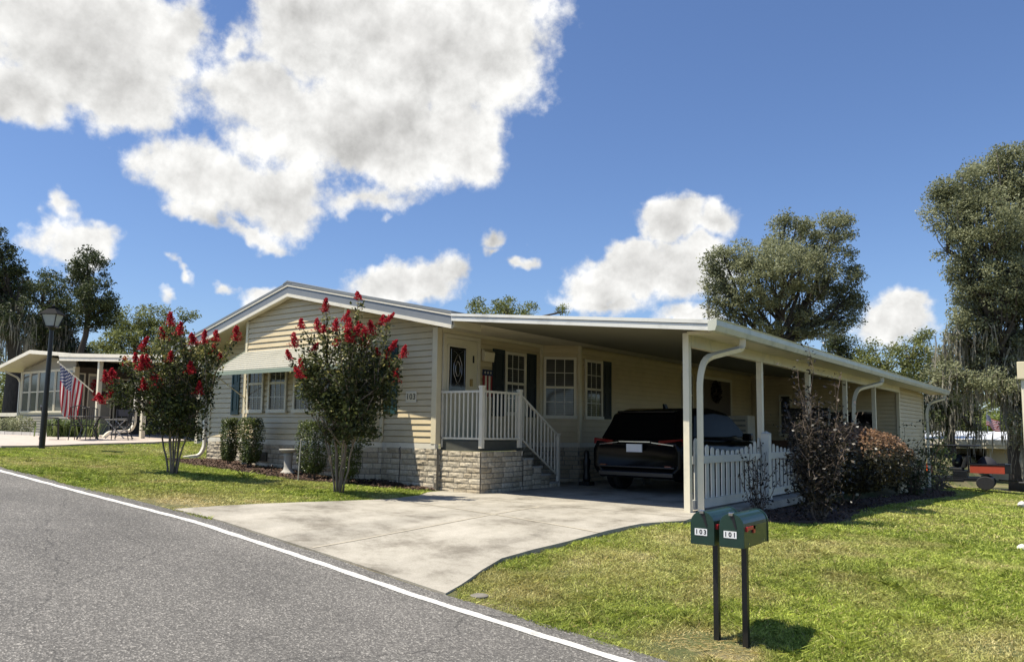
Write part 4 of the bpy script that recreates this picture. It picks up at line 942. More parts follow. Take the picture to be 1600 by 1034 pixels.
oak_px('oak_tree', 'moss draped dark oak behind the rear downspout of the carport', 40, (1485, 720), (1485, 640), [(1475, 610, 40, 34, 0), (1510, 600, 34, 30, 0), (1465, 650, 30, 30, 0), (1500, 640, 28, 34, 1), (1520, 660, 14, 18, 0)], 'oakdark', 51, leaf_size=.13, n_leaf=70, sub_r=.42, trunk_r=.3, dens=1.1, moss=34, moss_len=1.2, group=GT)
oak_px('leafy_tree', 'bright yellow green tree beyond the white roofed home', 62, (1580, 720), (1580, 690), [(1570, 660, 34, 18, 0), (1600, 655, 30, 18, 0), (1545, 668, 22, 12, 0), (1640, 655, 30, 22, 0)], 'brightleaf', 52, leaf_size=.2, n_leaf=60, sub_r=.5, trunk_r=.25, dens=1.1, group=GT)
oak_px('leafy_tree', 'far green tree seen through the gap under the moss', 80, (1525, 720), (1525, 690), [(1500, 668, 40, 16, 0), (1540, 672, 40, 12, 0), (1460, 665, 40, 20, 0)], 'oakleaf', 53, leaf_size=.24, n_leaf=50, sub_r=.7, trunk_r=.25, dens=1.2, group=GT)
# the wood behind the houses that closes the horizon
wr = np.random.default_rng(77); WP = []
for a in np.linspace(R(60), R(190), 150):
    d = wr.uniform(105, 150); h = wr.uniform(5, 8.5); c = (CAM.x + math.cos(a) * d, CAM.y + math.sin(a) * d, h * .45)
    p, _ = clump_points(wr, c, (4.5, 4.5, h * .55), 34, 36, 1.1); WP.append(p)
WP = np.concatenate(WP)
tag(np_mesh('far_wood', leaf_quads(WP, .55, wr), 4, M['oakleaf'], None, {'rnd': np.clip(.5 * vnoise(WP[:, 0] * .3, WP[:, 2] * .5, 3) + .5 * wr.random(len(WP)), 0, 1)}), 'distant belt of trees closing the view behind the houses', 'wood', kind='stuff')

# ---- crape myrtles
def crape(loc, label, stems, crown, shoots, seed, n_leaf=5200, lsz=.066):
    r = np.random.default_rng(seed); root = thing('crape_myrtle', loc, label, 'tree', 'flowering crape myrtles on the front lawn'); tb = MB(); loc = Vector(loc)
    tips = []
    for (dx, dy, h, rad) in stems:
        b = loc + Vector((dx * .10, dy * .10, -.05)); m = loc + Vector((dx * .28, dy * .28, h * .5)); e = loc + Vector((dx, dy, h))
        pts = []
        for i in range(9):
            t = i / 8; q = b * (1 - t) ** 2 + m * 2 * t * (1 - t) * 1.0 + e * t * t; pts.append(q + Vector((r.normal(0, .012), r.normal(0, .012), 0)))
        tb.tube(pts, [rad * .62 * (1 - .6 * i / 8) for i in range(9)], 7); tips.append(pts)
    P = []
    for c, rad, ns in crown:
        c = tuple(loc + Vector(c)); p, subs = clump_points(r, c, rad, int(ns * 1.0), 30, .15, shell=.15, flat=1.); P.append(p)
        for s in subs[::2]:
            tp = tips[int(r.integers(0, len(tips)))]; limb(tb, tp[int(r.integers(4, 9))], s, .008, .003, r, .12, 3, sides=4)
    sp = []
    for (ex, ey, ez, sz) in shoots:
        e = loc + Vector((ex, ey, ez)); tp = min((t_[k] for t_ in tips for k in (6, 8)), key=lambda q: (q - e).length + .6 * abs((q - loc).z - ez * .6))
        pts = limb(tb, tp, e, .011, .005, r, .05, 6, sag=.06, sides=5); n = int(130 * (e - tp).length + 14)
        for _ in range(n):
            t = r.random() * .92; i = min(int(t * 6), 5); q = pts[i].lerp(pts[i + 1], t * 6 - i); sp.append(np.array(q) + r.normal(0, .045, 3))
    tb.build('trunk', M['crapebark'], root, smooth=True)
    P = np.concatenate(P + [np.array(sp)]); n = len(P); zr = (P[:, 2] - loc.z)
    lum = np.clip(.38 * r.random(n) + .26 * vnoise(P[:, 0] * 3 + P[:, 2], P[:, 2] * 3, 5), 0, .7); new = r.random(n) < np.clip((zr / zr.max() - .50) * 1.1, .01, .42); lum = np.where(new, r.uniform(.7, 1, n), lum)
    np_mesh('crown', leaf_quads(P, lsz, r, aspect=.6), 4, M['crapeleaf'], root, {'rnd': lum})
    for (ex, ey, ez, sz) in shoots:                        # each flower head its own part
        if sz <= 0: continue
        e = np.array(loc + Vector((ex, ey, ez))); k = int(420 * (sz / .12) ** 1.5); hz = r.random(k) ** .8; lean = np.array([r.normal(0, .35), r.normal(0, .35), 1.0]); lean /= np.linalg.norm(lean)
        rad = sz * .58 * (1 - hz * .78) * r.random(k) ** .45; a = r.uniform(0, 6.28, k)
        lob = 1 + .5 * np.sin(a * 3 + hz * 11) + r.normal(0, .18, k)
        p = e + np.outer((hz - .35) * sz * 1.7, lean) + np.stack([np.cos(a) * rad * lob, np.sin(a) * rad * lob, r.normal(0, .006, k)], -1)
        np_mesh('flower_cluster', leaf_quads(p, .024, r, up=.1, aspect=1.0), 4, M['petal'], root, {'rnd': np.clip(r.random(k) * .7 + hz * .3, 0, 1)})
    return root
def sh(loc, d0, pxs):
    """shoot tips measured in the photograph around a tree standing at loc"""
    r = np.random.default_rng(int(abs(d0) * 100)); out = []
    for px, py, sz in pxs:
        e = at(px, py, d0 + r.uniform(-.75, .25)) - Vector(loc); out.append((e.x, e.y, e.z, sz * 1.15))
    return out
def scl(L, k):
    return [((tuple(q * k for q in a[0]), tuple(q * k for q in a[1]), a[2]) if isinstance(a[0], tuple) else (a[0] * k, a[1] * k, a[2] * k, a[3])) for a in L]
def crpx(loc, d0, blobs):
    r = np.random.default_rng(3); out = []
    for px, py, rx, ry, n in blobs:
        k = d0 / F_PX; e = at(px, py, d0 + r.uniform(-.25, .25)) - Vector(loc); out.append(((e.x, e.y, e.z), (rx * k, rx * k * .8, ry * k), n))
    return out
def depth_of(p): return (Vector(p) - CAM).dot(FWD)
T2 = (-.30, -1.98, tz(-.30, -1.98)); D2 = depth_of(T2)
stems2 = [(-.75, -.05, 1.75, .030), (-.45, .2, 1.9, .034), (-.15, -.2, 2.0, .036), (.15, .15, 2.05, .034), (.45, -.1, 1.9, .032), (.75, .1, 1.8, .030), (.1, .35, 1.9, .028), (-.55, -.3, 1.7, .026), (.6, -.35, 1.7, .026)]
crown2 = [((-.45, 0, 1.55), (.60, .5, .42), 56), ((.40, .05, 1.45), (.66, .5, .40), 62), ((0, -.1, 1.9), (.90, .55, .38), 76), ((-.05, 0, 2.35), (.70, .45, .35), 46), ((.78, 0, 1.7), (.35, .35, .45), 34), ((-.8, 0, 1.8), (.30, .3, .35), 22), ((.15, 0, 1.2), (.62, .4, .28), 40), ((.9, 0, 2.1), (.2, .25, .3), 10)]
fl2 = [(560, 464, .10), (508, 480, .115), (470, 508, .10), (498, 512, .13), (540, 497, .10), (460, 535, .12), (452, 557, .10), (545, 508, .11), (567, 512, .13), (580, 515, .12), (596, 503, .10), (607, 498, .10), (545, 527, .13), (555, 520, .12), (571, 533, .15), (472, 572, .12), (468, 585, .12), (612, 543, .12), (606, 563, .12), (630, 552, .11), (618, 590, .13), (612, 578, .11), (505, 515, .08), (490, 545, .09), (524, 510, .10), (590, 553, .09), (526, 535, .09)]
crape(T2, 'multi stemmed crape myrtle with crimson flower heads in front of the awning bay', scl(stems2, .92), crpx(T2, D2, [(540, 640, 58, 40, 84), (500, 615, 34, 34, 36), (580, 620, 34, 38, 42), (540, 585, 58, 32, 44), (490, 575, 24, 22, 16), (595, 575, 24, 24, 16), (540, 545, 44, 24, 15), (562, 675, 34, 18, 20), (525, 678, 24, 14, 12), (612, 605, 14, 18, 6), (545, 515, 30, 16, 8)]), sh(T2, D2, fl2), 61)
T1 = (-3.36, -3.16, tz(-3.36, -3.16)); D1 = depth_of(T1)
stems1 = [(-.9, -.1, 1.6, .032), (-.5, .25, 1.7, .034), (-.15, -.2, 1.8, .036), (.25, .2, 1.8, .034), (.6, -.15, 1.7, .032), (.95, .1, 1.6, .030), (-.05, .4, 1.6, .028), (.4, -.4, 1.6, .028)]
crown1 = [((-.55, 0, 1.35), (.75, .6, .45), 70), ((.45, .1, 1.35), (.75, .6, .45), 74), ((0, -.1, 1.85), (1.0, .7, .45), 90), ((.05, 0, 2.4), (.7, .55, .4), 56), ((-1.25, -.1, 1.65), (.5, .4, .42), 34), ((1.0, .05, 1.95), (.45, .4, .4), 30), ((0, .1, 1.05), (.7, .5, .3), 46), ((.5, .2, 2.7), (.35, .35, .3), 18)]
fl1 = [(267, 502, .13), (281, 517, .12), (257, 525, .13), (302, 533, .13), (319, 530, .12), (338, 527, .11), (369, 524, .13), (225, 540, .13), (332, 549, .11), (293, 550, .12), (197, 567, .11), (212, 566, .13), (222, 570, .14), (230, 568, .12), (258, 567, .12), (265, 560, .10), (298, 577, .12), (248, 598, .14), (225, 603, .11), (172, 620, .12), (158, 625, .11), (178, 594, .12), (173, 587, .11), (311, 609, .12), (240, 625, .11), (278, 622, .10), (240, 588, .09), (165, 590, .10), (150, 622, .08), (345, 560, .09)]
crape(T1, 'wide crape myrtle with crimson flower heads on the lawn nearest the lamp post', scl(stems1, .86), crpx(T1, D1, [(285, 640, 46, 38, 64), (255, 612, 38, 32, 40), (308, 600, 30, 36, 32), (225, 588, 34, 24, 22), (270, 562, 54, 30, 36), (318, 555, 28, 26, 16), (212, 615, 28, 16, 12), (180, 608, 24, 9, 6), (275, 528, 38, 20, 16), (252, 664, 24, 15, 12), (300, 672, 28, 13, 14), (195, 572, 20, 14, 6)]), sh(T1, D1, fl1), 62, lsz=.062)

# ---- clipped hedges along the front
def shrub(name, label, cat, loc, dims, leaf, seed, n=2600, lsz=.035, group=None, box=True, stems=4, tipmat=None, stem_mat='twig'):
    r = np.random.default_rng(seed); root = thing(name, loc, label, cat, group); loc = np.array(loc); w, d, h, lift = dims
    v = r.normal(0, 1, (n, 3)); 
    if box:
        v = r.uniform(-1, 1, (n, 3)); fa = r.integers(0, 3, n); v[np.arange(n), fa] = np.sign(v[np.arange(n), fa]); ln_ = (np.abs(v) ** 9).sum(1) ** (1 / 9); v /= ln_[:, None]
    else: v /= np.linalg.norm(v, axis=1)[:, None]
    q = (.66 + .36 * r.random(n) ** .6)[:, None]; v = v * q; v *= (1 + .16 * (vnoise(v[:, 0] * 3 + 9, v[:, 2] * 3 + v[:, 1] * 2, seed) - .5))[:, None]
    taper = 1 - .22 * np.clip(-v[:, 2], 0, 1) if box else 1 - .12 * np.clip(-v[:, 2], 0, 1) ** 2
    P = loc + np.stack([v[:, 0] * w / 2 * taper, v[:, 1] * d / 2 * taper, lift + (h - lift) * (v[:, 2] * .5 + .5)], -1)
    tb = MB()
    for k in range(stems):
        a = k / stems * 6.28 + r.random(); limb(tb, loc + np.array([.03 * math.cos(a), .03 * math.sin(a), -.05]), loc + np.array([w * .3 * math.cos(a), d * .3 * math.sin(a), lift + (h - lift) * .6]), .018, .006, r, .1, 4, sides=5)
    tb.build('stem', M[stem_mat], root)
    lum = np.clip(.55 * r.random(n) + .3 * vnoise(v[:, 0] * 4 + 7, v[:, 2] * 4, 6) + .12 * np.clip(v[:, 2], 0, 1), 0, 1)
    V = leaf_quads(P, lsz, r, normals=v * .8)
    if tipmat:
        top = v[:, 2] + r.normal(0, .18, n) > .42
        np_mesh('foliage', V[~top], 4, M[leaf], root, {'rnd': lum[~top]}); np_mesh('new_growth', V[top], 4, M[tipmat], root, {'rnd': lum[top]})
    else: np_mesh('foliage', V, 4, M[leaf], root, {'rnd': lum})
    return root
GH = 'clipped column shrubs along the stone skirting'
for i, (px, py, w, h, Y, lab) in enumerate(((357, 728, .32, 1.02, -.85, 'clipped upright shrub leftmost of the four beneath the awning'), (390, 736, .42, 1.05, -1.0, 'clipped upright shrub beside the leftmost one beneath the awning'), (487, 747, .50, 1.10, -1.05, 'clipped upright shrub just right of the small pedestal bird bath'), (541, 752, .44, 1.05, -.95, 'clipped upright shrub behind the trunks of the flowering tree'))):
    q = CAM + ray(px, py) * ((Y - CAM.y) / ray(px, py).y); z = tz(q.x, Y)
    shrub('column_shrub', lab, 'shrub', (q.x, Y, z), (w, w, h, .14), 'hedgeleaf', 70 + i, n=5200, lsz=.040, group=GH)

# ---- plants along the carport side
shrub('bronze_shrub', 'rounded dark shrub with coppery new leaves in front of the picket fence', 'shrub', (5.75, 5.7, tz(5.75, 5.7)), (2.3, 3.1, 1.56, .24), 'bronzeleaf', 81, n=21000, lsz=.062, box=False, stems=5, tipmat='copperleaf')
def loose(name, label, cat, loc, stems, leaf, seed, nl=40, lsz=.05, spread=.12, rad=.012, mat='twig', start=.3):
    """open bush of thin stems; stems = tip offsets"""
    r = np.random.default_rng(seed); root = thing(name, loc, label, cat); tb = MB(); P = []; loc = Vector(loc)
    for (x, y, z) in stems:
        pts = limb(tb, loc + Vector((x * .08, y * .08, -.04)), loc + Vector((x, y, z)), rad, .004, r, .10, 7, sag=.03, sides=5)
        for k in range(nl):
            t = start + (1 - start) * r.random(); i = min(int(t * 7), 6); q = pts[i].lerp(pts[i + 1], t * 7 - i); P.append(np.array(q) + r.normal(0, spread * (.5 + .5 * (1 - t)), 3))
            if k % 6 == 0: tb.tube([q, Vector(P[-1])], .003, 4)
    tb.build('stem', M[mat], root); P = np.array(P)
    np_mesh('foliage', leaf_quads(P, lsz, r), 4, M[leaf], root, {'rnd': r.random(len(P)) ** 1.4})
    return root
r_ = np.random.default_rng(5)
st = [(r_.normal(0, .24), r_.normal(0, .30), r_.uniform(.9, 1.95)) for _ in range(24)] + [(-.12, .1, 2.62), (-.22, -.1, 2.25), (.3, .3, 2.2), (-.5, .1, 1.5), (.5, .2, 1.5)]
PB = (6.40, 1.30, tz(6.40, 1.30))
loose('crape_bush', 'tall loose dark purple leaved bush with bare stems beside the picket fence', 'shrub', PB, st, 'purpleleaf', 82, nl=150, lsz=.060, spread=.15, start=.22)
st = [(r_.normal(0, .16), r_.normal(0, .14), r_.uniform(.5, 1.15)) for _ in range(14)]
loose('twiggy_shrub', 'small sparse shrub with tiny dark leaves right behind the mailboxes', 'shrub', (5.62, 1.0, tz(5.62, 1.0)), st, 'purpleleaf', 83, nl=26, lsz=.05, spread=.05, rad=.007, start=.15)
st = [(r_.normal(0, .42), r_.normal(0, .6), r_.uniform(.6, 1.6)) for _ in range(26)] + [(.3, .6, 2.1), (-.2, .2, 1.9), (.45, .9, 1.6)]
loose('rambling_bush', 'dark straggling bush with arching stems at the rear corner of the carport', 'shrub', (5.65, 12.9, tz(5.65, 12.9)), st, 'oakdark', 84, nl=58, lsz=.085, spread=.22, rad=.014, start=.1)
st = [(r_.normal(0, .8), r_.normal(0, .5), r_.uniform(.5, 1.5)) for _ in range(22)]
loose('rambling_bush', 'tangled bare twigs and pale leaves hiding the front of the utility cart', 'shrub', (5.35, 18.9, tz(5.35, 18.9)), st, 'oaklight', 85, nl=15, lsz=.09, spread=.2, rad=.012, start=.2)
st = [(r_.normal(0, .2), r_.normal(0, .3), r_.uniform(1.2, 2.1)) for _ in range(8)]
loose('leafy_sapling', 'slim bright green sapling behind the straggling bush', 'shrub', (5.3, 20.3, tz(5.3, 20.3)), st, 'brightleaf', 86, nl=26, lsz=.14, spread=.15, rad=.012)

def plX(px, py, X): r = ray(px, py); return CAM + r * ((X - CAM.x) / r.x)
def plY(px, py, Y): r = ray(px, py); return CAM + r * ((Y - CAM.y) / r.y)
# ================================================================== MAILBOXES
def mailbox(x, y, num, label, tilt):
    z0 = tz(x, y); root = thing('mailbox', (x, y, z0), label, 'mailbox', 'pair of mailboxes on the lawn')
    w, zb, zw = .185, .275, .155; ya, yb = y - .26, y + .27
    prof = [(-w / 2, 0), (w / 2, 0), (w / 2, zw)] + [(w / 2 * math.cos(a), zw + .095 * math.sin(a)) for a in np.linspace(0, math.pi, 13)[1:-1]] + [(-w / 2, zw)]
    m = MB(); m.extrude([(x + p[0], ya + .012, zb + p[1]) for p in prof], (0, yb - ya - .012, 0)); body = m.build('body', M['mailgreen'], root, bevel=.004, smooth=False)
    m = MB(); big = [(p[0] * 1.06, p[1] * 1.03 - .003) for p in prof]
    m.extrude([(x + p[0], yb - .015, zb + p[1]) for p in big], (0, .018, 0)); m.build('rear_rim', M['mailgreen'], body)
    m = MB(); m.extrude([(x + p[0], ya - .012, zb + p[1]) for p in big], (0, .03, 0)); door = m.build('door', M['mailgreen'], root, bevel=.004)
    m = MB(); m.extrude([(x - .008, ya - .016, zb + .238), (x + .022, ya - .016, zb + .238), (x + .044, ya - .016, zb + .142), (x + .030, ya - .016, zb + .142)], (0, .006, 0)); m.build('pull', M['black'], door)
    m = MB(); m.bb((x - .018, ya - .024, zb + .236), (x + .016, ya + .004, zb + .262)); m.build('latch', M['chrome'], door, bevel=.004)
    st = MB()
    for k in (-1, 0, 1): st.bb((x - .010 + k * .034 - .0165, ya - .0155, zb + .068), (x - .010 + k * .034 + .0165, ya - .0125, zb + .120))
    st.build('number_sticker', M['sticker'], door)
    for k in (-1, 0, 1): text_mesh('digit', num[k + 1], .047, (x - .010 + k * .034, ya - .0155), (1, 0), (0, -1), .001, zb + .094, M['ink'], door, bold=.0016, depth=.0003)
    fl = MB(); xx = x + w / 2 + .008
    fl.bb((xx - .004, y - .235, zb + .128), (xx + .004, y - .045, zb + .152)); fl.bb((xx - .004, y - .085, zb + .098), (xx + .004, y - .045, zb + .152)); fl.bb((xx - .008, y - .232, zb + .120), (xx + .008, y - .205, zb + .155))
    fl.build('flag', M['red'], root)
    m = MB(); m.bb((x - .0215, y - .0215, z0 - .1), (x + .0215, y + .0215, zb)); m.bb((x - .07, y - .18, zb - .012), (x + .07, y + .18, zb)); m.build('post', M['black'], root)
    for yy in (ya + .10, yb - .1):
        m = MB(); m.lathe([(.008, -.004), (.008, .004)], (0, 0, 0), 8); m.v = [(x + w / 2 + p[2], yy + p[0], zb + .02 + p[1]) for p in m.v]; m.build('rivet', M['chrome'], body)
    return root
mailbox(7.20, -4.44, '103', 'green metal mailbox numbered 103 on a thin black post', 0)
mailbox(7.435, -4.44, '101', 'green metal mailbox numbered 101 on a thin black post', 0)
# valve cover at the driveway corner
q = (5.16, -4.95); m = MB(); m.lathe([(.085, -.05), (.085, .008), (.07, .014), (0.0, .015)], (q[0], q[1], tz(*q)), 16)
tag(m.build('valve_cover', M['mortar'], smooth=False), 'small round concrete valve cover at the corner of driveway and road', 'valve cover')
for (px, py, d, s, lab) in ((1598, 790, 19.0, .12, 'white edging stone farther along the right edge of the lawn'), (1599, 868, 9.2, .07, 'white edging stone nearest the camera at the right edge of the lawn')):
    p = at(px, py, d); p.z = tz(p.x, p.y); bm = bmesh.new(); bmesh.ops.create_icosphere(bm, subdivisions=3, radius=1)
    rr = np.random.default_rng(int(px))
    for v in bm.verts:
        n_ = .75 + .5 * float(vnoise(np.array([v.co.x * 1.7 + 5]), np.array([v.co.y * 1.7 + v.co.z * 1.3 + 5]), 3)[0]); v.co = Vector((v.co.x * s * n_ * .9 + p.x, v.co.y * s * n_ * 1.3 + p.y, v.co.z * s * n_ * .8 + p.z + s * .4))
    me = bpy.data.meshes.new('edging_stone'); bm.to_mesh(me); bm.free(); me.materials.append(M['stonewhite']); tag(link_mesh('edging_stone', me), lab, 'stone')

q = at(1613, 868, 9.0); q.z = tz(q.x, q.y); wp = thing('meter_post', q, 'slim white pole with a pale box on top at the right edge of the photo', 'pole')
m = MB(); m.tube([q - Vector((0, 0, .2)), q + Vector((0, 0, 2.05))], .026, 10); m.build('pole', M['whitepost'], wp, smooth=False)
m = MB(); m.bb((q.x - .055, q.y - .07, q.z + 2.05), (q.x + .055, q.y + .07, q.z + 2.26)); m.build('box', M['trim'], wp, bevel=.01)
# ================================================================== LAMP POST
lx_, ly_ = -10.98, -2.29; lz = tz(lx_, ly_); lamp = thing('lamp_post', (lx_, ly_, lz), 'tall black lamp post with a four sided lantern on the left lawn', 'lamp post')
H = 2.96; m = MB(); tl = .035
ax = lambda h: (lx_ + tl * h, ly_, lz + h)
m.tube([ax(-.2), ax(.9)], .070, 12); m.tube([ax(.9), ax(H)], [.062, .048], 12); m.tube([ax(H - .02), ax(H + .05)], [.06, .10], 12); m.build('post', M['black'], lamp, smooth=False)
c = Vector(ax(H + .05)); m = MB()
def ringq(s, h): return [Vector((c.x + sx * s, c.y + sy * s, c.z + h)) for sx, sy in ((-1, -1), (1, -1), (1, 1), (-1, 1))]
rot = Matrix.Rotation(R(40), 3, 'Z')
def rq(s, h): return [c + rot @ (p - c) for p in ringq(s, h)]
lo, hi = rq(.105, .02), rq(.185, .32)
for k in range(4): m.tube([lo[k], hi[k]], .014, 6)
for ring_ in (lo, hi):
    for k in range(4): m.tube([ring_[k], ring_[(k + 1) % 4]], .014, 6)
m.add(rq(.105, .0) + rq(.105, .02), [(3, 2, 1, 0), (4, 5, 6, 7), (0, 1, 5, 4), (1, 2, 6, 5), (2, 3, 7, 6), (3, 0, 4, 7)])
head = m.build('lantern_frame', M['black'], lamp)
m = MB(); m.add([v for v in rq(.098, .03) + rq(.175, .31)], [(0, 1, 5, 4), (1, 2, 6, 5), (2, 3, 7, 6), (3, 0, 4, 7)]); m.build('lantern_glass', M['lampglass'], head)
m = MB(); m.add(rq(.225, .32) + rq(.09, .46) , [(3, 2, 1, 0), (0, 1, 5, 4), (1, 2, 6, 5), (2, 3, 7, 6), (3, 0, 4, 7), (4, 5, 6, 7)]); m.add(rq(.075, .46) + rq(.085, .50), [(3, 2, 1, 0), (0, 1, 5, 4), (1, 2, 6, 5), (2, 3, 7, 6), (3, 0, 4, 7), (4, 5, 6, 7)]); m.lathe([(.03, .50), (.045, .53), (.02, .56), (.0, .58)], (c.x, c.y, c.z), 10); m.build('lantern_roof', M['blackmatt'], lamp)

# ================================================================== SMALL FRONT YARD THINGS
p = (-3.0, -.98, tz(-3.0, -.98)); bb_ = thing('bird_bath', p, 'small pale stone pedestal bird bath between the clipped shrubs', 'bird bath')
m = MB(); m.lathe([(.15, -.02), (.15, .05), (.12, .07), (.09, .10), (.075, .16), (.085, .36), (.10, .42)], p, 18); m.build('pedestal', M['statue'], bb_, smooth=True)
m = MB(); m.lathe([(.08, .42), (.15, .45), (.185, .49), (.18, .50), (.10, .475), (0, .47)], p, 20); m.build('basin', M['statue'], bb_, smooth=True)
p = (-2.0, -1.50, tz(-2.0, -1.5)); m = MB(); m.tube([(p[0], p[1], p[2] - .1), (p[0] + .05, p[1], p[2] + .75)], .011, 8); m.lathe([(.014, .0), (.018, .02), (.0, .03)], (p[0] + .05, p[1], p[2] + .74), 8)
tag(m.build('garden_stake', M['statue']), 'thin pale stake standing beside the stone bird bath', 'stake')
p = (-3.1, -1.28, tz(-3.1, -1.28)); m = MB(); m.tube([(p[0], p[1], p[2] - .05), (p[0], p[1], p[2] + .14)], .012, 8); m.lathe([(.03, .14), (.035, .17), (.015, .20), (0, .21)], p, 10)
tag(m.build('path_light', M['black']), 'short black garden light in the mulch left of the bird bath', 'garden light')
q = plY(640, 752, -.35); p = (-.52, -.40, tz(-.52, -.40)); m = MB(); m.tube([(p[0], p[1], p[2] - .05), (p[0] + .03, p[1], p[2] + .62)], .009, 6)
m.tube([(p[0] + .03, p[1], p[2] + .62), (p[0] + .01, p[1], p[2] + .72), (p[0] + .06, p[1] - .03, p[2] + .74)], .012, 6); tag(m.build('hose_spigot', M['blackmetal']), 'dark hose spigot and riser against the stone skirting corner', 'spigot')
# carport bits by the wall

fd = thing('flag_plaque', (.03, 1.45, 2.05), 'painted stars and stripes wooden plaque hanging beside the front door', 'wall plaque')
m = MB(); m.bb((.022, 1.30, 2.20), (.045, 1.60, 2.32)); m.build('blue_board', pm('navy_paint', (.02, .03, .08), .6, .1), fd)
m = MB()
for k in range(5): m.bb((.022, 1.31 + k * .058, 1.78 - .02 * (k % 2)), (.042, 1.31 + k * .058 + .053, 2.20)) if k % 2 == 0 else None
m.build('red_slats', pm('barn_red', (.28, .03, .03), .6, .15), fd)
m = MB()
for k in (1, 3): m.bb((.022, 1.31 + k * .058, 1.76), (.042, 1.31 + k * .058 + .053, 2.20))
m.build('white_slats', M['frame'], fd)
m = MB()
for k in range(3):
    cy, cz = 1.36 + k * .09, 2.26; pts = [(.046, cy + (.03 if i % 2 == 0 else .013) * math.sin(i * math.pi / 5), cz + (.03 if i % 2 == 0 else .013) * math.cos(i * math.pi / 5)) for i in range(10)]; m.extrude(pts, (.004, 0, 0))
m.build('star', M['frame'], fd)
def hoop(name, label, cat, c, R0, r0, mat, ax='x', n=26):
    r = np.random.default_rng(8); k = 420; a = r.uniform(0, 6.28, k); b = r.uniform(0, 6.28, k); rr = r0 * r.random(k) ** .5
    y = (R0 + rr * np.cos(b)) * np.cos(a); z = (R0 + rr * np.cos(b)) * np.sin(a); x = rr * np.sin(b) * .6 + r0 * .5
    P = np.stack([c[0] + x, c[1] + y, c[2] + z], -1)
    o = np_mesh(name, leaf_quads(P, .09, r), 4, mat, None, {'rnd': r.random(k)}); return tag(o, label, cat)
wy = plX(1117, 612, .64); hoop('wreath', 'dark leafy wreath on the brown carport door', 'wreath', (.64, wy.y, wy.z), .24, .10, M['wreath'])
g = thing('garden_statue', (1.25, 3.25, .01), 'slim dark figurine on a square base near the foot of the steps', 'figurine')
m = MB(); m.bb((1.13, 3.13, .01), (1.37, 3.37, .09)); m.build('base', M['blackmetal'], g, bevel=.01)
m = MB(); m.lathe([(.07, .09), (.085, .16), (.06, .30), (.075, .42), (.085, .52), (.05, .58), (.065, .64), (.05, .71), (0, .74)], (1.25, 3.25, 0), 12); m.build('figure', M['blackmetal'], g, smooth=True)
hr = thing('hose_reel', (1.75, 4.5, .01), 'round black hose reel on a stand left of the parked black vehicle', 'hose reel')
m = MB(); m.lathe([(.10, -.1), (.33, -.1), (.33, -.07), (.2, -.06), (.2, .06), (.33, .07), (.33, .1), (.1, .1)], (0, 0, 0), 22); m.v = [(1.75 + p[0], 4.5 + p[2], .55 + p[1]) for p in m.v]; m.build('drum', M['black'], hr)
m = MB(); m.bb((1.5, 4.36, .01), (1.54, 4.64, .56)); m.bb((1.96, 4.36, .01), (2.0, 4.64, .56)); m.build('stand', M['blackmetal'], hr)
p = plX(1141, 655, 1.0); cb = thing('storage_cabinet', (1.2, p.y, .0), 'white louvred cabinet standing inside the carport beyond the car', 'cabinet')
m = MB(); m.bb((.75, p.y - .05, .0), (1.55, p.y + .55, 1.62)); m.build('body', M['white'], cb, bevel=.01)
m = MB()
for k in range(3):
    m = MB(); m.bb((.82, p.y - .056, 1.45 - k * .15), (1.48, p.y - .05, 1.51 - k * .15))
    for c_ in range(9): m.bb((.82 + c_ * .075, p.y - .064, 1.46 - k * .15), (.82 + c_ * .075 + .05, p.y - .056, 1.50 - k * .15))
    m.build('louvre', M['statue'], cb)
tr = thing('exercise_machine', (3.3, 11.6, 0), 'black exercise machine with a broad console frame inside the carport', 'exercise machine')
m = MB(); m.tube([(2.9, 11.2, 0), (2.95, 11.3, 1.35), (3.2, 11.4, 1.75)], .06, 8); m.tube([(3.7, 11.2, 0), (3.65, 11.3, 1.35), (3.4, 11.4, 1.75)], .06, 8); m.bb((2.8, 11.0, 0), (3.8, 12.9, .18)); m.build('frame', M['blackmetal'], tr)
m = MB(); m.bb((2.75, 11.25, 1.5), (3.95, 11.5, 1.82)); m.build('console', M['black'], tr, bevel=.04)
m = MB(); m.bb((1.15, 13.2, 0), (2.4, 13.9, .9)); tag(m.build('work_bench', M['wood'], bevel=.02), 'low brown wooden bench at the back of the carport', 'bench')
m = MB(); m.lathe([(.20, 0), (.24, .3), (.26, .75), (.18, .95), (.02, 1.08)], (1.35, 8.75, 0), 16); m.v = [(p[0], p[1], p[2] * 1.55) for p in m.v]; tag(m.build('covered_grill', M['fabric'], smooth=True), 'tall rounded black fabric covered grill beside the house wall', 'covered grill')

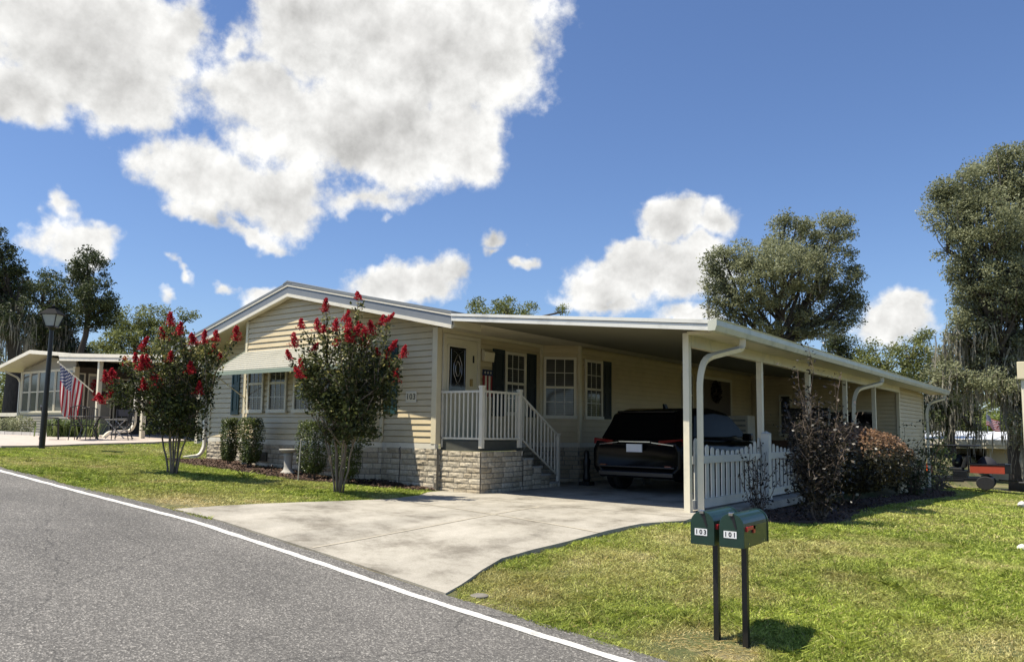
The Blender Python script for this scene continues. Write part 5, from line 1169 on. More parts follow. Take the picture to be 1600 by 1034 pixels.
# ================================================================== PICKET FENCE
def fence_panel(y0, y1, zb, label, cap0=True, cap1=True, n=None, dip=.23):
    root = thing('picket_fence', (5.05, (y0 + y1) / 2, zb), label, 'fence', 'scalloped picket fence panels along the carport')
    n = n or max(3, round((y1 - y0) / .205)); pk = MB()
    for k in range(n):
        y = y0 + (k + .5) * (y1 - y0) / n; t = (y - y0) / (y1 - y0); h = zb + 1.08 - dip * math.sin(math.pi * t) ** .8; w = .056
        pts = [(5.062, y - w, zb + .05), (5.062, y + w, zb + .05), (5.062, y + w, h - .05)] + [(5.062, y + w * math.cos(a), h - .05 + .06 * math.sin(a)) for a in np.linspace(0, math.pi, 7)[1:-1]] + [(5.062, y - w, h - .05)]
        pk.extrude(pts, (.016, 0, 0))
    pk.build('pickets', M['fence'], root)
    m = MB(); m.bb((5.022, y0, zb + .68), (5.10, y1, zb + .79)); m.build('rail', M['fence'], root)
    m = MB(); m.bb((5.022, y0, zb + .04), (5.10, y1, zb + .17)); m.build('rail', M['fence'], root)
    for y, c_ in ((y0, cap0), (y1, cap1)):
        if c_:
            m = MB(); m.bb((5.098, y - .075, zb - .1), (5.225, y + .075, zb + 1.12)); m.add([(5.09, y - .085, zb + 1.12), (5.235, y - .085, zb + 1.12), (5.235, y + .085, zb + 1.12), (5.09, y + .085, zb + 1.12), (5.16, y, zb + 1.17)], [(3, 2, 1, 0), (0, 1, 4), (1, 2, 4), (2, 3, 4), (3, 0, 4)]); m.build('fence_post', M['fence'], root)
    return root
fence_panel(-.08, 2.74, .0, 'scalloped white picket fence panel nearest the corner downspout', False, True)
fence_panel(2.86, 5.58, .0, 'scalloped white picket fence panel behind the dark purple bush', False, True)
fence_panel(5.66, 8.48, -.02, 'scalloped white picket fence panel behind the rounded coppery shrub', False, True)
fence_panel(11.5, 14.5, -.05, 'scalloped white picket fence panel at the rear end of the carport', True, False)

# ================================================================== VEHICLES
def wheel(parent, c, rad, w, axis='x', rim='chrome', name='wheel'):
    c = Vector(c); f = (lambda p: (c.x + p[2], c.y + p[0], c.z + p[1])) if axis == 'x' else (lambda p: (c.x + p[0], c.y + p[2], c.z + p[1]))
    o = thing(name, c, None, None); del OFF[o.name]; COL.objects.unlink(o); bpy.data.objects.remove(o)
    m = MB(); m.lathe([(rad * .62, -w / 2), (rad * .9, -w / 2), (rad, -w * .35), (rad, w * .35), (rad * .9, w / 2), (rad * .62, w / 2)], (0, 0, 0), 28); m.v = [f(p) for p in m.v]; t = m.build('wheel', M['rubber'], parent)
    m = MB(); m.lathe([(rad * .10, -w * .40), (rad * .62, -w * .46), (rad * .66, -w * .5), (rad * .64, w * .5), (rad * .10, w * .4)], (0, 0, 0), 28); m.v = [f(p) for p in m.v]; m.build('rim', M[rim], t)
    return t
def loft(mb, stations, n=None):
    """stations: list of closed rings (same count)"""
    k = len(stations[0]); vs = [p for s in stations for p in s]; fs = []
    for i in range(len(stations) - 1):
        for j in range(k):
            j2 = (j + 1) % k; fs.append((i * k + j, i * k + j2, (i + 1) * k + j2, (i + 1) * k + j))
    fs += [tuple(reversed(range(k))), tuple((len(stations) - 1) * k + j for j in range(k))]
    return mb.add(vs, fs)
def suv(loc, label, paint, hdg=0., group=None, plate='white'):
    """five door crossover, rear bumper towards -Y at local y = 0"""
    root = thing('parked_suv', (0, 0, 0), label, 'car', group); W = .93
    def ring(y, zb, zt, w, rr=.16):
        x = w; return [(-x * .86, y, zb), (x * .86, y, zb), (x, y, zb + rr), (x, y, zt - rr * .9), (x * .93, y, zt), (-x * .93, y, zt), (-x, y, zt - rr * .9), (-x, y, zb + rr)]
    body = MB()
    loft(body, [ring(.05, .42, .92, W * .86), ring(.0, .36, .98, W * .93), ring(.12, .30, 1.03, W * .985), ring(.6, .27, 1.05, W), ring(1.6, .25, 1.03, W), ring(2.9, .25, 1.0, W), ring(3.4, .26, .99, W), ring(4.1, .28, .93, W * .97), ring(4.6, .33, .82, W * .90), ring(4.78, .42, .72, W * .78)])
    b = body.build('body', paint, root, smooth=True, bevel=0)
    cab = MB()
    def cr_(y, z, w, zb=.96): return [(-w, y, zb), (w, y, zb), (w * .97, y, zb + (z - zb) * .3), (w * .82, y, z - .05), (w * .70, y, z), (-w * .70, y, z), (-w * .82, y, z - .05), (-w * .97, y, zb + (z - zb) * .3)]
    loft(cab, [cr_(.10, 1.02, W * .90), cr_(.28, 1.32, W * .92), cr_(.50, 1.58, W * .93), cr_(.95, 1.66, W * .94), cr_(1.8, 1.69, W * .94), cr_(2.5, 1.64, W * .93), cr_(2.95, 1.42, W * .93), cr_(3.35, 1.18, W * .93), cr_(3.7, .98, W * .92)])
    cab.build('cabin', paint, root, smooth=True)
    g = MB(); g.add([(-W * .78, .085, 1.06), (W * .78, .085, 1.06), (W * .66, .41, 1.53), (-W * .66, .41, 1.53)], [(0, 1, 2, 3)]); g.v = [(p[0], p[1] - .025, p[2]) for p in g.v]
    rw = g.build('rear_window', M['carglass'], root)
    for s in (-1, 1):
        g = MB(); P = [(.55, 1.10), (.75, 1.50), (1.7, 1.57), (2.45, 1.53), (3.2, 1.10)]; g.add([(s * (W * .955 - (z - 1.05) * .19), y, z) for y, z in P], [tuple(range(5))]); g.build('side_window', M['carglass'], root)
        t = MB(); t.extrude([(s * W * .50, -.028, .94), (s * W * .97, .06, .94), (s * W * .985, .16, .99), (s * W * .97, .08, 1.06), (s * W * .50, .0, 1.02)], (0, .05, 0)); tl_ = t.build('tail_light', M['taillight'], root)
        c_ = MB(); c_.extrude([(s * W * .36, -.036, .975), (s * W * .80, -.0, .925), (s * W * .80, -.0, .94), (s * W * .36, -.036, .992)], (0, .05, 0)); c_.build('chrome_strip', M['chrome'], tl_)
        rf = MB(); rf.bb((s * W * .70 - .06, -.035, .52), (s * W * .70 + .06, .02, .55)); rf.build('reflector', M['taillight'], root)
        mi = MB(); mi.bb((s * (W + .02), 2.75, 1.02), (s * (W + .2), 2.9, 1.17)); mi.build('wing_mirror', paint, root, bevel=.03)
    m = MB(); m.bb((-W * .34, -.042, .985), (W * .34, .0, 1.005)); m.build('tailgate_trim', M['chrome'], root)
    m = MB(); m.bb((-.155, -.046, .80), (.155, -.02, .95)); pl = m.build('licence_plate', M['sticker'], root)
    m = MB(); m.bb((-W * .84, -.05, .50), (W * .84, .1, .53)); m.bb((-W * .80, -.04, .34), (W * .80, .15, .42)); m.build('bumper', M['black'], root, bevel=.01)
    m = MB(); m.extrude([(-.03, 1.2, 1.66), (.03, 1.2, 1.66), (.012, 1.14, 1.76), (-.012, 1.14, 1.76)], (0, .12, 0)); m.build('antenna_fin', M['black'], root)
    m = MB(); m.bb((-W * .62, .38, 1.56), (W * .62, .62, 1.60)); m.build('spoiler', paint, root, bevel=.015)
    for y in (.98, 3.75):
        for s in (-1, 1):
            a = MB(); a.lathe([(.40, -.06), (.40, .05)], (0, 0, 0), 24); a.v = [(s * (W - .05) + p[2], y + p[0], .40 + p[1]) for p in a.v]; a.build('wheel_arch', M['black'], root)
            wheel(root, (s * (W - .105), y, .355), .355, .23)
    root.location = loc; root.rotation_euler.z = hdg; root.scale = (1, 1, .94)
    return root
suv((3.03, 2.02, .012), 'black crossover parked nose in beneath the long carport', M['carblack'])
pq = at(318, 690, 27.5); pc = suv((pq.x, pq.y, tz(pq.x, pq.y) + .08), 'pale grey car mostly hidden between the house corner and the left flowering tree', M['carwhite'], R(-35))

def utv(loc):
    root = thing('utility_cart', (0, 0, 0), 'black utility cart with orange hood, red cargo bed and thin dark canopy', 'utility cart')
    # nose at -X
    m = MB(); m.bb((-1.35, -.60, .34), (1.35, .60, .50)); m.bb((-.5, -.62, .30), (.45, .62, .42)); m.bb((.1, -.60, .5), (.55, .60, .78)); m.build('chassis', M['black'], root, bevel=.02)
    m = MB(); loft(m, [[(-1.42, -.42, .62), (-1.42, .42, .62), (-1.42, .38, .78), (-1.42, -.38, .78)], [(-1.15, -.55, .60), (-1.15, .55, .60), (-1.15, .5, .95), (-1.15, -.5, .95)], [(-.65, -.60, .58), (-.65, .60, .58), (-.65, .55, 1.05), (-.65, -.55, 1.05)]]); m.build('hood', M['orange'], root, bevel=.03)
    for s in (-1, 1):
        m = MB(); m.bb((-1.40, s * .62 - .06, .55), (-.62, s * .62 + .06, .72)); m.build('fender', M['black'], root, bevel=.03)
        m = MB(); m.lathe([(.05, 0), (.06, .03), (0, .04)], (0, 0, 0), 10); m.v = [(-1.425 - p[2], s * .28 + p[0], .70 + p[1]) for p in m.v]; m.build('headlight', M['chrome'], root)
    m = MB(); m.bb((-.05, -.52, .76), (.42, .52, .90)); m.build('seat', M['seatblack'], root, bevel=.04)
    m = MB(); m.extrude([(.36, -.52, .88), (.50, -.52, .88), (.62, -.52, 1.42), (.50, -.52, 1.42)], (0, 1.04, 0)); m.build('seat_back', M['seatblack'], root, bevel=.04)
    m = MB()
    for s in (-.56, .56): m.tube([(-.62, s, .95), (-.42, s, 1.80), (.60, s, 1.80), (.62, s, .7)], .028, 8)
    m.tube([(.60, -.56, 1.80), (.60, .56, 1.80)], .028, 8); m.tube([(-.42, -.56, 1.80), (-.42, .56, 1.80)], .028, 8); m.build('roll_cage', M['blackmetal'], root)
    m = MB(); m.bb((-.62, -.66, 1.82), (.98, .66, 1.88)); m.build('canopy', M['black'], root, bevel=.025)
    m = MB(); m.tube([(-.62, .25, 1.0), (-.30, .25, 1.15)], .02, 6)
    for k in range(14):
        a, b_ = k / 14 * 6.283, (k + 1) / 14 * 6.283; m.tube([(-.28 + .09 * math.cos(a), .25 + .18 * math.sin(a), 1.16 + .15 * math.cos(a)), (-.28 + .09 * math.cos(b_), .25 + .18 * math.sin(b_), 1.16 + .15 * math.cos(b_))], .014, 5)
    m.build('steering_wheel', M['black'], root)
    m = MB(); m.bb((.66, -.62, .70), (1.72, .62, .74))
    for s in (-.62, .60): m.bb((.66, s, .74), (1.72, s + .02, 1.04))
    m.bb((.66, -.6, .74), (.68, .6, 1.04)); m.bb((1.70, -.6, .74), (1.72, .6, 1.04)); m.build('cargo_bed', M['bedred'], root, bevel=.006)
    m = MB(); m.bb((.64, -.64, 1.04), (1.90, -.59, 1.10)); m.bb((.64, .59, 1.04), (1.90, .64, 1.10)); m.bb((1.72, -.64, .72), (1.90, .64, 1.10)); m.build('bed_rail', M['black'], root, bevel=.01)
    m = MB(); m.tube([(1.5, 0, .42), (1.95, 0, .38), (2.05, 0, .38)], .03, 6); m.lathe([(.03, .38), (.035, .44), (0, .47)], (2.05, 0, 0), 8); m.build('tow_hitch', M['blackmetal'], root)
    for x in (-1.02, 1.12):
        for s in (-1, 1): wheel(root, (x, s * .56, .29), .29, .24, 'y', 'blackmetal')
    root.location = loc; root.rotation_euler.z = R(3); root.scale = (1, 1, .84); return root
ux, uy = 5.30, 22.4
U_ = utv((ux, uy, tz(ux, uy) + .04))
m = MB(); m.lathe([(.30, 0), (.36, .12), (.30, .34), (.16, .50), (0, .55)], (ux + 1.15, uy + .1, tz(ux, uy) + .68), 14); tag(m.build('cargo_sack', M['fabric'], smooth=True), 'dark rounded sack lying in the red cargo bed', 'sack')
m = MB(); m.lathe([(.03, 0), (.17, .04), (.20, .22), (.14, .42), (0, .48)], (ux + .25, uy - .1, tz(ux, uy) + .80), 14); tag(m.build('seat_bag', M['seatblack'], smooth=True), 'black bag slumped on the seat of the utility cart', 'bag')
tg = thing('trailer_tongue', (ux + 2.9, uy + .15, tz(ux + 2.9, uy)), 'black trailer tongue behind the red cargo bed', 'trailer')
m = MB(); gz0 = tz(ux + 2.5, uy); m.tube([(ux + 2.1, uy + .13, gz0 + .42), (ux + 3.6, uy + .2, gz0 + .42)], .045, 6); m.bb((ux + 2.35, uy + .05, gz0 + .28), (ux + 2.55, uy + .25, gz0 + .56)); m.build('drawbar', M['blackmetal'], tg)
m = MB(); m.tube([(ux + 2.6, uy + .15, gz0 - .1), (ux + 2.6, uy + .15, gz0 + .6)], .03, 6); m.lathe([(.09, 0), (.09, .03)], (ux + 2.6, uy + .15, gz0), 10); m.build('jack_stand', M['blackmetal'], tg)

# ================================================================== NEIGHBOURING HOME, LEFT
def sideN(name, p, q, z0, z1, mat, parent):
    O, U, N, L = wall_dir(p, q); mb = MB(); siding_mb(mb, O, U, N, z0, z1, lambda z: (0, L)); mb.fbox(O, U, N, 0, L, -.10, -.02, z0, z1); return mb.build(name, M[mat], parent, fix=False)
NX0, NX1, NY = -29.4, -24.1, 4.0; g0 = .62
nb = thing('neighbour_home', (-24, 8, g0), 'olive and brown neighbouring home with glazed sunroom and flat porch roof', 'house')
sideN('wall', (NX0, NY), (NX1, NY), g0 - .2, 1.62, 'lefthouse', nb); sideN('wall', (NX0, NY + .02), (NX1, NY + .02), 3.42, 3.62, 'lefthouse', nb)
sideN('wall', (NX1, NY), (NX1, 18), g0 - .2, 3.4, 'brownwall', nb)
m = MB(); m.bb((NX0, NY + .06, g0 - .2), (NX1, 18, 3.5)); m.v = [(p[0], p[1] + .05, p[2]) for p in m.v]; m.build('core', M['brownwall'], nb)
for k in range(6): window(nb, (0, NY), (1, 0), (0, -1), NX0 + .12 + k * .86, NX0 + .12 + (k + 1) * .86 - .05, 1.62, 3.42, 1, 1, 2, 'screen')
m = MB(); m.bb((NX1 - .10, NY - .06, g0), (NX1 + .08, NY + .12, 3.5)); m.bb((NX0 - .1, NY - .05, g0), (NX0 + .06, NY + .1, 3.5)); m.bb((NX0, NY - .05, 1.54), (NX1, NY, 1.63)); m.bb((NX0, NY - .04, 3.36), (NX1, NY, 3.46)); m.build('corner_trim', M['trim'], nb)
pk = (-26.6, 4.10); m = MB(); yf = 3.15
m.extrude([(-30.4, yf, 3.48), pk and (pk[0], yf, pk[1]), (-23.5, yf, 3.86), (-23.5, yf, 3.96), (pk[0], yf, pk[1] + .16), (-30.4, yf, 3.62)], (0, 15, 0)); nroof = m.build('roof', M['white'], nb)
m = MB(); m.extrude([(NX0, NY, 3.4), (NX1, NY, 3.4), (NX1, NY, 3.78), (pk[0], NY, 4.0), (NX0, NY, 3.5)], (0, .06, 0)); m.build('gable', M['lefthouse'], nb)
m = MB(); m.extrude([(-23.5, yf, 3.74), (-13.2, yf, 3.20), (-13.2, yf, 3.30), (-23.5, yf, 3.86)], (0, 12, 0)); m.build('porch_roof', M['ceiling'], nb)
m = MB(); m.extrude([(-23.5, yf - .06, 3.66), (-13.2, yf - .06, 3.14), (-13.2, yf - .06, 3.26), (-23.5, yf - .06, 3.80)], (0, .07, 0)); m.extrude([(-23.5, yf - .09, 3.81), (-13.2, yf - .09, 3.27), (-13.2, yf - .09, 3.36), (-23.5, yf - .09, 3.96)], (0, .12, 0)); m.build('fascia', M['white'], nb)
for x in (-20.35, -16.95, -13.4): m = MB(); m.bb((x - .07, 3.2, tz(x, 3.2)), (x + .07, 3.34, 3.75 - (x + 23.5) * .052)); m.build('porch_post', M['whitepost'], nb)
gx_ = -17.0; downspout(nb, [(gx_ - .22, 3.12, 3.2), (gx_ - .22, 3.12, 1.15), (gx_ - .32, 3.05, .92), (gx_ - .95, 2.6, .86), (gx_ - 1.1, 2.5, .68)], mat='white', w=.11, d=.09, ref=(1, 0, 0))
downspout(nb, [(NX0 - .12, 3.3, 3.45), (NX0 - .12, 3.85, 3.2), (NX0 - .12, 3.95, 3.0), (NX0 - .12, 3.95, .7)], mat='white', ref=(1, 0, 0))
W0 = ((NX1, 0), (0, 1), (1, 0))
def wy_(px): return plX(px, 620, NX1).y
window(nb, *W0, wy_(108), wy_(131), 1.35, 3.25, 1, 1, 1, 'screen'); 
m = MB(); m.fbox(*W0, wy_(136), wy_(137.5), .018, .06, g0, 3.25); m.fbox(*W0, wy_(172), wy_(173.5), .018, .06, g0, 3.25); m.fbox(*W0, wy_(137.5), wy_(172), .018, .06, 3.15, 3.25); dd = m.build('door_frame', M['frame'], nb)
m = MB(); m.fbox(*W0, wy_(137.5), wy_(172), .0, .035, g0, 3.15); m.build('door', pm('tan_door', (.36, .33, .27), .5, .08), dd)
window(nb, *W0, wy_(177), wy_(205), 1.0, 3.1, 2, 1, 2, 'glassdark')
m = MB(); m.fbox(*W0, wy_(152), wy_(164), .0, .05, 3.32, 3.46) ; m.build('vent_grille', M['frame'], nb)
w_ = plX(157, 605, NX1 + .06); hoop('wreath', 'reddish wreath on the tan porch door of the olive neighbouring home', 'wreath', (NX1 + .05, w_.y, w_.z), .34, .12, M['petal'])
m = MB(); m.extrude([(-46, 10, 3.6), (-33.5, 10, 3.6), (-34.5, 10, 4.3), (-40, 10, 5.1)], (0, 12, 0)); m.bb((-44, 10.4, .6), (-34.5, 21, 3.6)); tag(m.build('far_house', M['brownwall']), 'dark roofed house partly seen past the olive home at the left edge', 'house')
wb = thing('porch_rail', (-31.2, 4.6, .7), 'white rail and post left of the sunroom downspout', 'railing'); m = MB(); m.bb((-33.5, 4.5, 1.45), (-29.9, 4.58, 1.62)); m.build('rail', M['white'], wb)
m = MB(); m.bb((-30.9, 4.45, .6), (-30.6, 4.65, 2.1)); m.build('post', M['white'], wb)
# edging kerb + shrubs + strap plants
k_ = MB(); kp = [(-36, 1.6), (-26, 1.25), (-22.4, 1.0), (-20.6, 1.45), (-18.6, 2.2)]
for i in range(len(kp) - 1):
    a, b_ = Vector((*kp[i], 0)), Vector((*kp[i + 1], 0)); n_ = max(2, int((b_ - a).length / .4))
    for j_ in range(n_):
        c0 = a.lerp(b_, (j_ + .5) / n_); L_ = (b_ - a).length / n_; ang = math.atan2(b_.y - a.y, b_.x - a.x); k_.box((c0.x, c0.y, tz(c0.x, c0.y) + .11), (L_ - .02, .14, .16), ang)
tag(k_.build('edging_kerb', M['kerb']), 'pale concrete edging curving in front of the neighbouring planting', 'kerb', kind='structure')
for (px, py, d, s, sd, lab) in ((14, 661, 30.0, .75, 91, 'low rounded grey green shrub at the left photo edge below the sunroom'), (34, 662, 29.4, .85, 92, 'low rounded shrub just left of the lamp post below the sunroom')):
    p = at(px, py, d); shrub('round_shrub', lab, 'shrub', (p.x, p.y, tz(p.x, p.y)), (s * 1.25, s * 1.1, s * .95, .05), 'oaklight', sd, n=1500, lsz=.06, box=False)
def strap(name, label, loc, n, L, seed):
    r = np.random.default_rng(seed); V = []; loc = np.array(loc)
    for _ in range(n):
        a = r.uniform(0, 6.28); b0 = loc + np.array([r.normal(0, .35), r.normal(0, .35), 0]); l = L * r.uniform(.6, 1.2); w = .022; out = np.array([math.cos(a), math.sin(a), 0]); sd = np.array([-out[1], out[0], 0]) * w
        p1 = b0 + out * l * .28 + [0, 0, l * .62]; p2 = b0 + out * l * .62 + [0, 0, l * .55]
        V.append([b0 - sd, b0 + sd, p1 + sd, p1 - sd]); V.append([p1 - sd, p1 + sd, p2 + sd * .2, p2 - sd * .2])
    return tag(np_mesh(name, np.array(V), 4, M['liriope'], None, {'rnd': np.repeat(r.random(n), 2)}), label, 'plant')
p = at(112, 682, 27.2); strap('strap_plant', 'clump of arching strap leaves beneath the hanging flag', (p.x, p.y, tz(p.x, p.y)), 420, .95, 93)

# ---- flag on the porch post
pt0, pt1 = Vector(plY(145.5, 612, 3.15)), Vector(plY(91, 566, 2.1))
fl_ = thing('us_flag', pt0, 'stars and stripes flag hanging from an angled pole on the porch post', 'flag')
m = MB(); m.tube([pt0, pt1], .022, 8); m.lathe([(.035, -.03), (.045, 0), (.035, .03), (0, .05)], tuple(pt1), 8); m.build('pole', M['whitepost'], fl_)
NU, NV = 28, 26; me = bpy.data.meshes.new('cloth'); vs = []; uvs = []
a0 = pt1.lerp(pt0, .04); a1 = pt1.lerp(pt0, .74); Lf = 1.72; pinch = a0.lerp(a1, .36)
side = (pt1 - pt0).normalized().cross(Vector((0, 0, 1))).normalized()
for i in range(NU + 1):
    u = i / NU
    for k in range(NV + 1):
        v = k / NV; top = a0.lerp(a1, 1 - v); g_ = u ** .7
        q = top.lerp(Vector((pinch.x, pinch.y, top.z)), .30 * g_); drop = Lf * u * (1 - .10 * abs(v - .55))
        q = q + Vector((0, 0, -drop)) + side * (.11 * g_ * math.sin(v * 13 + u * 1.2) + .05 * g_ * math.sin(v * 27 + 1)) + (a1 - a0) * (.03 * math.sin(u * 5 + v * 8) * g_)
        q.z += .06 * g_ * math.cos(v * 13)
        vs.append(q - pt0); uvs.append((u, v))
fs = [(i * (NV + 1) + k, i * (NV + 1) + k + 1, (i + 1) * (NV + 1) + k + 1, (i + 1) * (NV + 1) + k) for i in range(NU) for k in range(NV)]
me.from_pydata([tuple(v) for v in vs], [], fs); ul = me.uv_layers.new(name='UVMap')
for lp in me.loops: ul.data[lp.index].uv = uvs[lp.vertex_index]
me.polygons.foreach_set('use_smooth', [True] * len(fs)); me.materials.append(M['flag']); link_mesh('cloth', me, fl_)
def small_flag(p, label):
    o = thing('us_flag', p, label, 'flag'); m = MB(); m.tube([p - Vector((0, 0, 1.6)), p + Vector((0, 0, 1.0))], .025, 6); m.build('pole', M['steel'], o)
    me = bpy.data.meshes.new('cloth'); vs = []; uvs = []; d = Vector((RIGHT.x, RIGHT.y, 0)).normalized()
    for i in range(13):
        for k in range(11):
            u, v = i / 12, k / 10; vs.append(d * (u * 1.0 - .1) + Vector((0, 0, .72 * v - .55 * u + .05 * math.sin(u * 9))) + Vector((d.y, -d.x, 0)) * .08 * math.sin(u * 9 + v)); uvs.append((u, v))
    me.from_pydata([tuple(v) for v in vs], [], [(i * 11 + k, i * 11 + k + 1, (i + 1) * 11 + k + 1, (i + 1) * 11 + k) for i in range(12) for k in range(10)]); ul = me.uv_layers.new(name='UVMap')
    for lp in me.loops: ul.data[lp.index].uv = uvs[lp.vertex_index]
    me.materials.append(M['flag']); link_mesh('cloth', me, o); return o

# ---- patio furniture
GC = 'wrought iron patio chairs around the table'
def iron_chair(loc, rz, label):
    o = thing('patio_chair', (0, 0, 0), label, 'chair', GC); m = MB()
    for sx in (-1, 1):
        m = MB(); m.tube([(sx * .22, -.22, 0), (sx * .20, -.20, .45)], .014, 6); m.build('leg', M['blackmetal'], o)
        m = MB(); m.tube([(sx * .24, .28, 0), (sx * .21, .20, .45), (sx * .23, .28, .98)], .014, 6); m.build('leg', M['blackmetal'], o)
        m = MB(); m.tube([(sx * .24, -.2, .45), (sx * .27, -.18, .66), (sx * .26, .22, .68)], .014, 6); m.build('armrest', M['blackmetal'], o)
    m = MB(); m.bb((-.22, -.22, .43), (.22, .22, .455)); m.build('seat', M['blackmetal'], o)
    m = MB(); m.tube([(-.23, .28, .98), (0, .30, 1.04), (.23, .28, .98)], .016, 6); m.tube([(-.21, .22, .52), (.21, .22, .52)], .012, 6)
    for k in range(7): x = -.18 + k * .06; m.tube([(x, .22, .52), (x * 1.05, .285, .99)], .008, 5)
    m.build('backrest', M['blackmetal'], o); o.location = loc; o.rotation_euler.z = rz; return o
tb_ = at(136, 692, 24.2); tbz = tz(tb_.x, tb_.y) + .08; tbl = thing('patio_table', (tb_.x, tb_.y, tbz), 'round wrought iron patio table on the neighbouring patio', 'table')
m = MB(); m.lathe([(.60, .70), (.62, .715), (.60, .73)], (tb_.x, tb_.y, tbz), 28); m.build('tabletop', M['blackmetal'], tbl)
for k in range(4):
    a = k * 1.571 + .4; m = MB(); m.tube([(tb_.x + .42 * math.cos(a), tb_.y + .42 * math.sin(a), tbz), (tb_.x + .20 * math.cos(a), tb_.y + .20 * math.sin(a), tbz + .35), (tb_.x + .45 * math.cos(a), tb_.y + .45 * math.sin(a), tbz + .70)], .016, 6); m.build('leg', M['blackmetal'], tbl)
for (dx, dy, rz, lab) in ((.75, -.55, R(-130), 'wrought iron patio chair with its slatted back nearest the camera'), (-.35, -.95, R(160), 'wrought iron patio chair on the lamp post side of the table'), (.6, .75, R(-40), 'wrought iron patio chair on the flowering tree side of the table'), (-.85, .4, R(65), 'wrought iron patio chair at the far side under the flag')):
    iron_chair((tb_.x + dx, tb_.y + dy, tbz), rz, lab)
f_ = at(186, 688, 26.0); fc = thing('folding_chair', (f_.x, f_.y, tz(f_.x, f_.y) + .08), 'dark folding chair with crossed legs right of the patio table', 'chair'); z = tz(f_.x, f_.y) + .08
dR = Vector((RIGHT.x, RIGHT.y, 0)).normalized(); dF = Vector((-dR.y, dR.x, 0)); fo = Vector((f_.x, f_.y, z))
for s in (-.3, .3):
    for a, b_ in ((-.32, .32), (.32, -.32)):
        m = MB(); m.tube([fo + dF * s + dR * a, fo + dF * s + dR * b_ + Vector((0, 0, .62))], .018, 6); m.build('leg', M['steel'], fc)
    m = MB(); m.tube([fo + dF * s + dR * -.36 + Vector((0, 0, .62)), fo + dF * s + dR * .36 + Vector((0, 0, .62))], .022, 6); m.build('armrest', M['blackmetal'], fc)
m = MB(); P_ = [fo + dF * a + dR * b_ + Vector((0, 0, .47)) for a, b_ in ((-.3, -.3), (.3, -.3), (.3, .3), (-.3, .3))]; m.extrude(P_, (0, 0, .02)); m.build('seat', M['fabric'], fc)
m = MB()
for s in (-.3, .3): m.tube([fo + dF * .3 + dR * s + Vector((0, 0, .45)), fo + dF * .34 + dR * s + Vector((0, 0, 1.0))], .018, 6)
m.extrude([fo + dF * .335 + dR * -.3 + Vector((0, 0, .75)), fo + dF * .335 + dR * .3 + Vector((0, 0, .75)), fo + dF * .34 + dR * .3 + Vector((0, 0, .98)), fo + dF * .34 + dR * -.3 + Vector((0, 0, .98))], tuple(dF * .02)); m.build('backrest', M['fabric'], fc)

# ================================================================== NEIGHBOURING HOME, RIGHT
rb = thing('white_roofed_home', (6, 42, -1.3), 'tan sided home with a low white pan roof beyond the back lawn', 'house')
ya, za, yb, zb = 37.5, .78, 49., 1.28
m = MB(); m.extrude([(-8, ya, za), (-8, yb, zb), (-8, yb, zb + .08), (-8, ya, za + .08)], (28, 0, 0))
for k in range(1, 30): m.extrude([(-8 + k * .95, ya, za + .08), (-8 + k * .95, yb, zb + .08), (-8 + k * .95, yb, zb + .12), (-8 + k * .95, ya, za + .12)], (.05, 0, 0))
rr_ = m.build('roof', M['nbroof'], rb)
m = MB(); m.bb((-8, ya - .06, za - .17), (20, ya, za + .11)); m.build('fascia', M['white'], rr_)
m = MB(); m.bb((-8, ya - .02, za - .36), (20, ya + .06, za - .19)); m.build('beam', M['trim'], rb)
O, U, N, L = wall_dir((5.0, 38.6), (20, 38.6)); mb = MB(); siding_mb(mb, O, U, N, -1.7, .7, lambda z: (0, L), .2); mb.fbox(O, U, N, 0, L, -.1, 0, -1.8, .75); mb.build('wall', M['siding'], rb, fix=False)
O, U, N, L = wall_dir((-8, 43), (5.0, 43)); mb = MB(); siding_mb(mb, O, U, N, -1.7, .9, lambda z: (0, L), .2); mb.fbox(O, U, N, 0, L, -.1, 0, -1.8, .95); mb.build('wall', M['siding'], rb, fix=False)
m = MB(); m.bb((4.9, 38.5, -1.7), (5.02, 43, .72)); m.build('side_wall', M['siding'], rb)
m = MB(); m.bb((4.86, 38.54, -1.7), (5.1, 38.64, .72)); m.bb((9.4, 37.55, -1.7), (9.5, 37.65, .6)); m.build('corner_trim', M['white'], rb)
window(rb, (0, 43), (1, 0), (0, -1), 2.6, 3.6, -.5, .5, 2, 1)
small_flag(at(1543, 664, 52), 'small stars and stripes flag flying behind the white pan roof')

# ================================================================== SKY AND SUN
SUN = Vector((.30, .37, -1)).normalized()
elev = math.asin(-SUN.z); azim = math.atan2(-SUN.x, -SUN.y)          # clockwise from +Y towards +X
sl = bpy.data.lights.new('sun', 'SUN'); sl.energy = 5.0; sl.angle = R(.53); sl.color = (1, .935, .81)
so = bpy.data.objects.new('sun', sl); COL.objects.link(so); so.rotation_euler = SUN.to_track_quat('-Z', 'Y').to_euler(); so.location = (0, -5, 30)
W = bpy.data.worlds.new('World'); SC.world = W; W.use_nodes = True; nt = W.node_tree; L = nt.links.new
bg = nt.nodes['Background']; SKYS = .086; bg.inputs['Strength'].default_value = SKYS
sky = ND(nt, 'ShaderNodeTexSky', sky_type='NISHITA', sun_disc=False, sun_elevation=elev, sun_rotation=azim, air_density=1.0, dust_density=.6, ozone_density=2.6, altitude=10)
tc = ND(nt, 'ShaderNodeTexCoord'); D = tc.outputs['Generated']
def vm(op, a, b=None):
    n = ND(nt, 'ShaderNodeVectorMath', operation=op)
    for i, q in enumerate((a, b)):
        if q is None: continue
        if isinstance(q, (tuple, list)): n.inputs[i].default_value = q
        else: L(q, n.inputs[i])
    return n
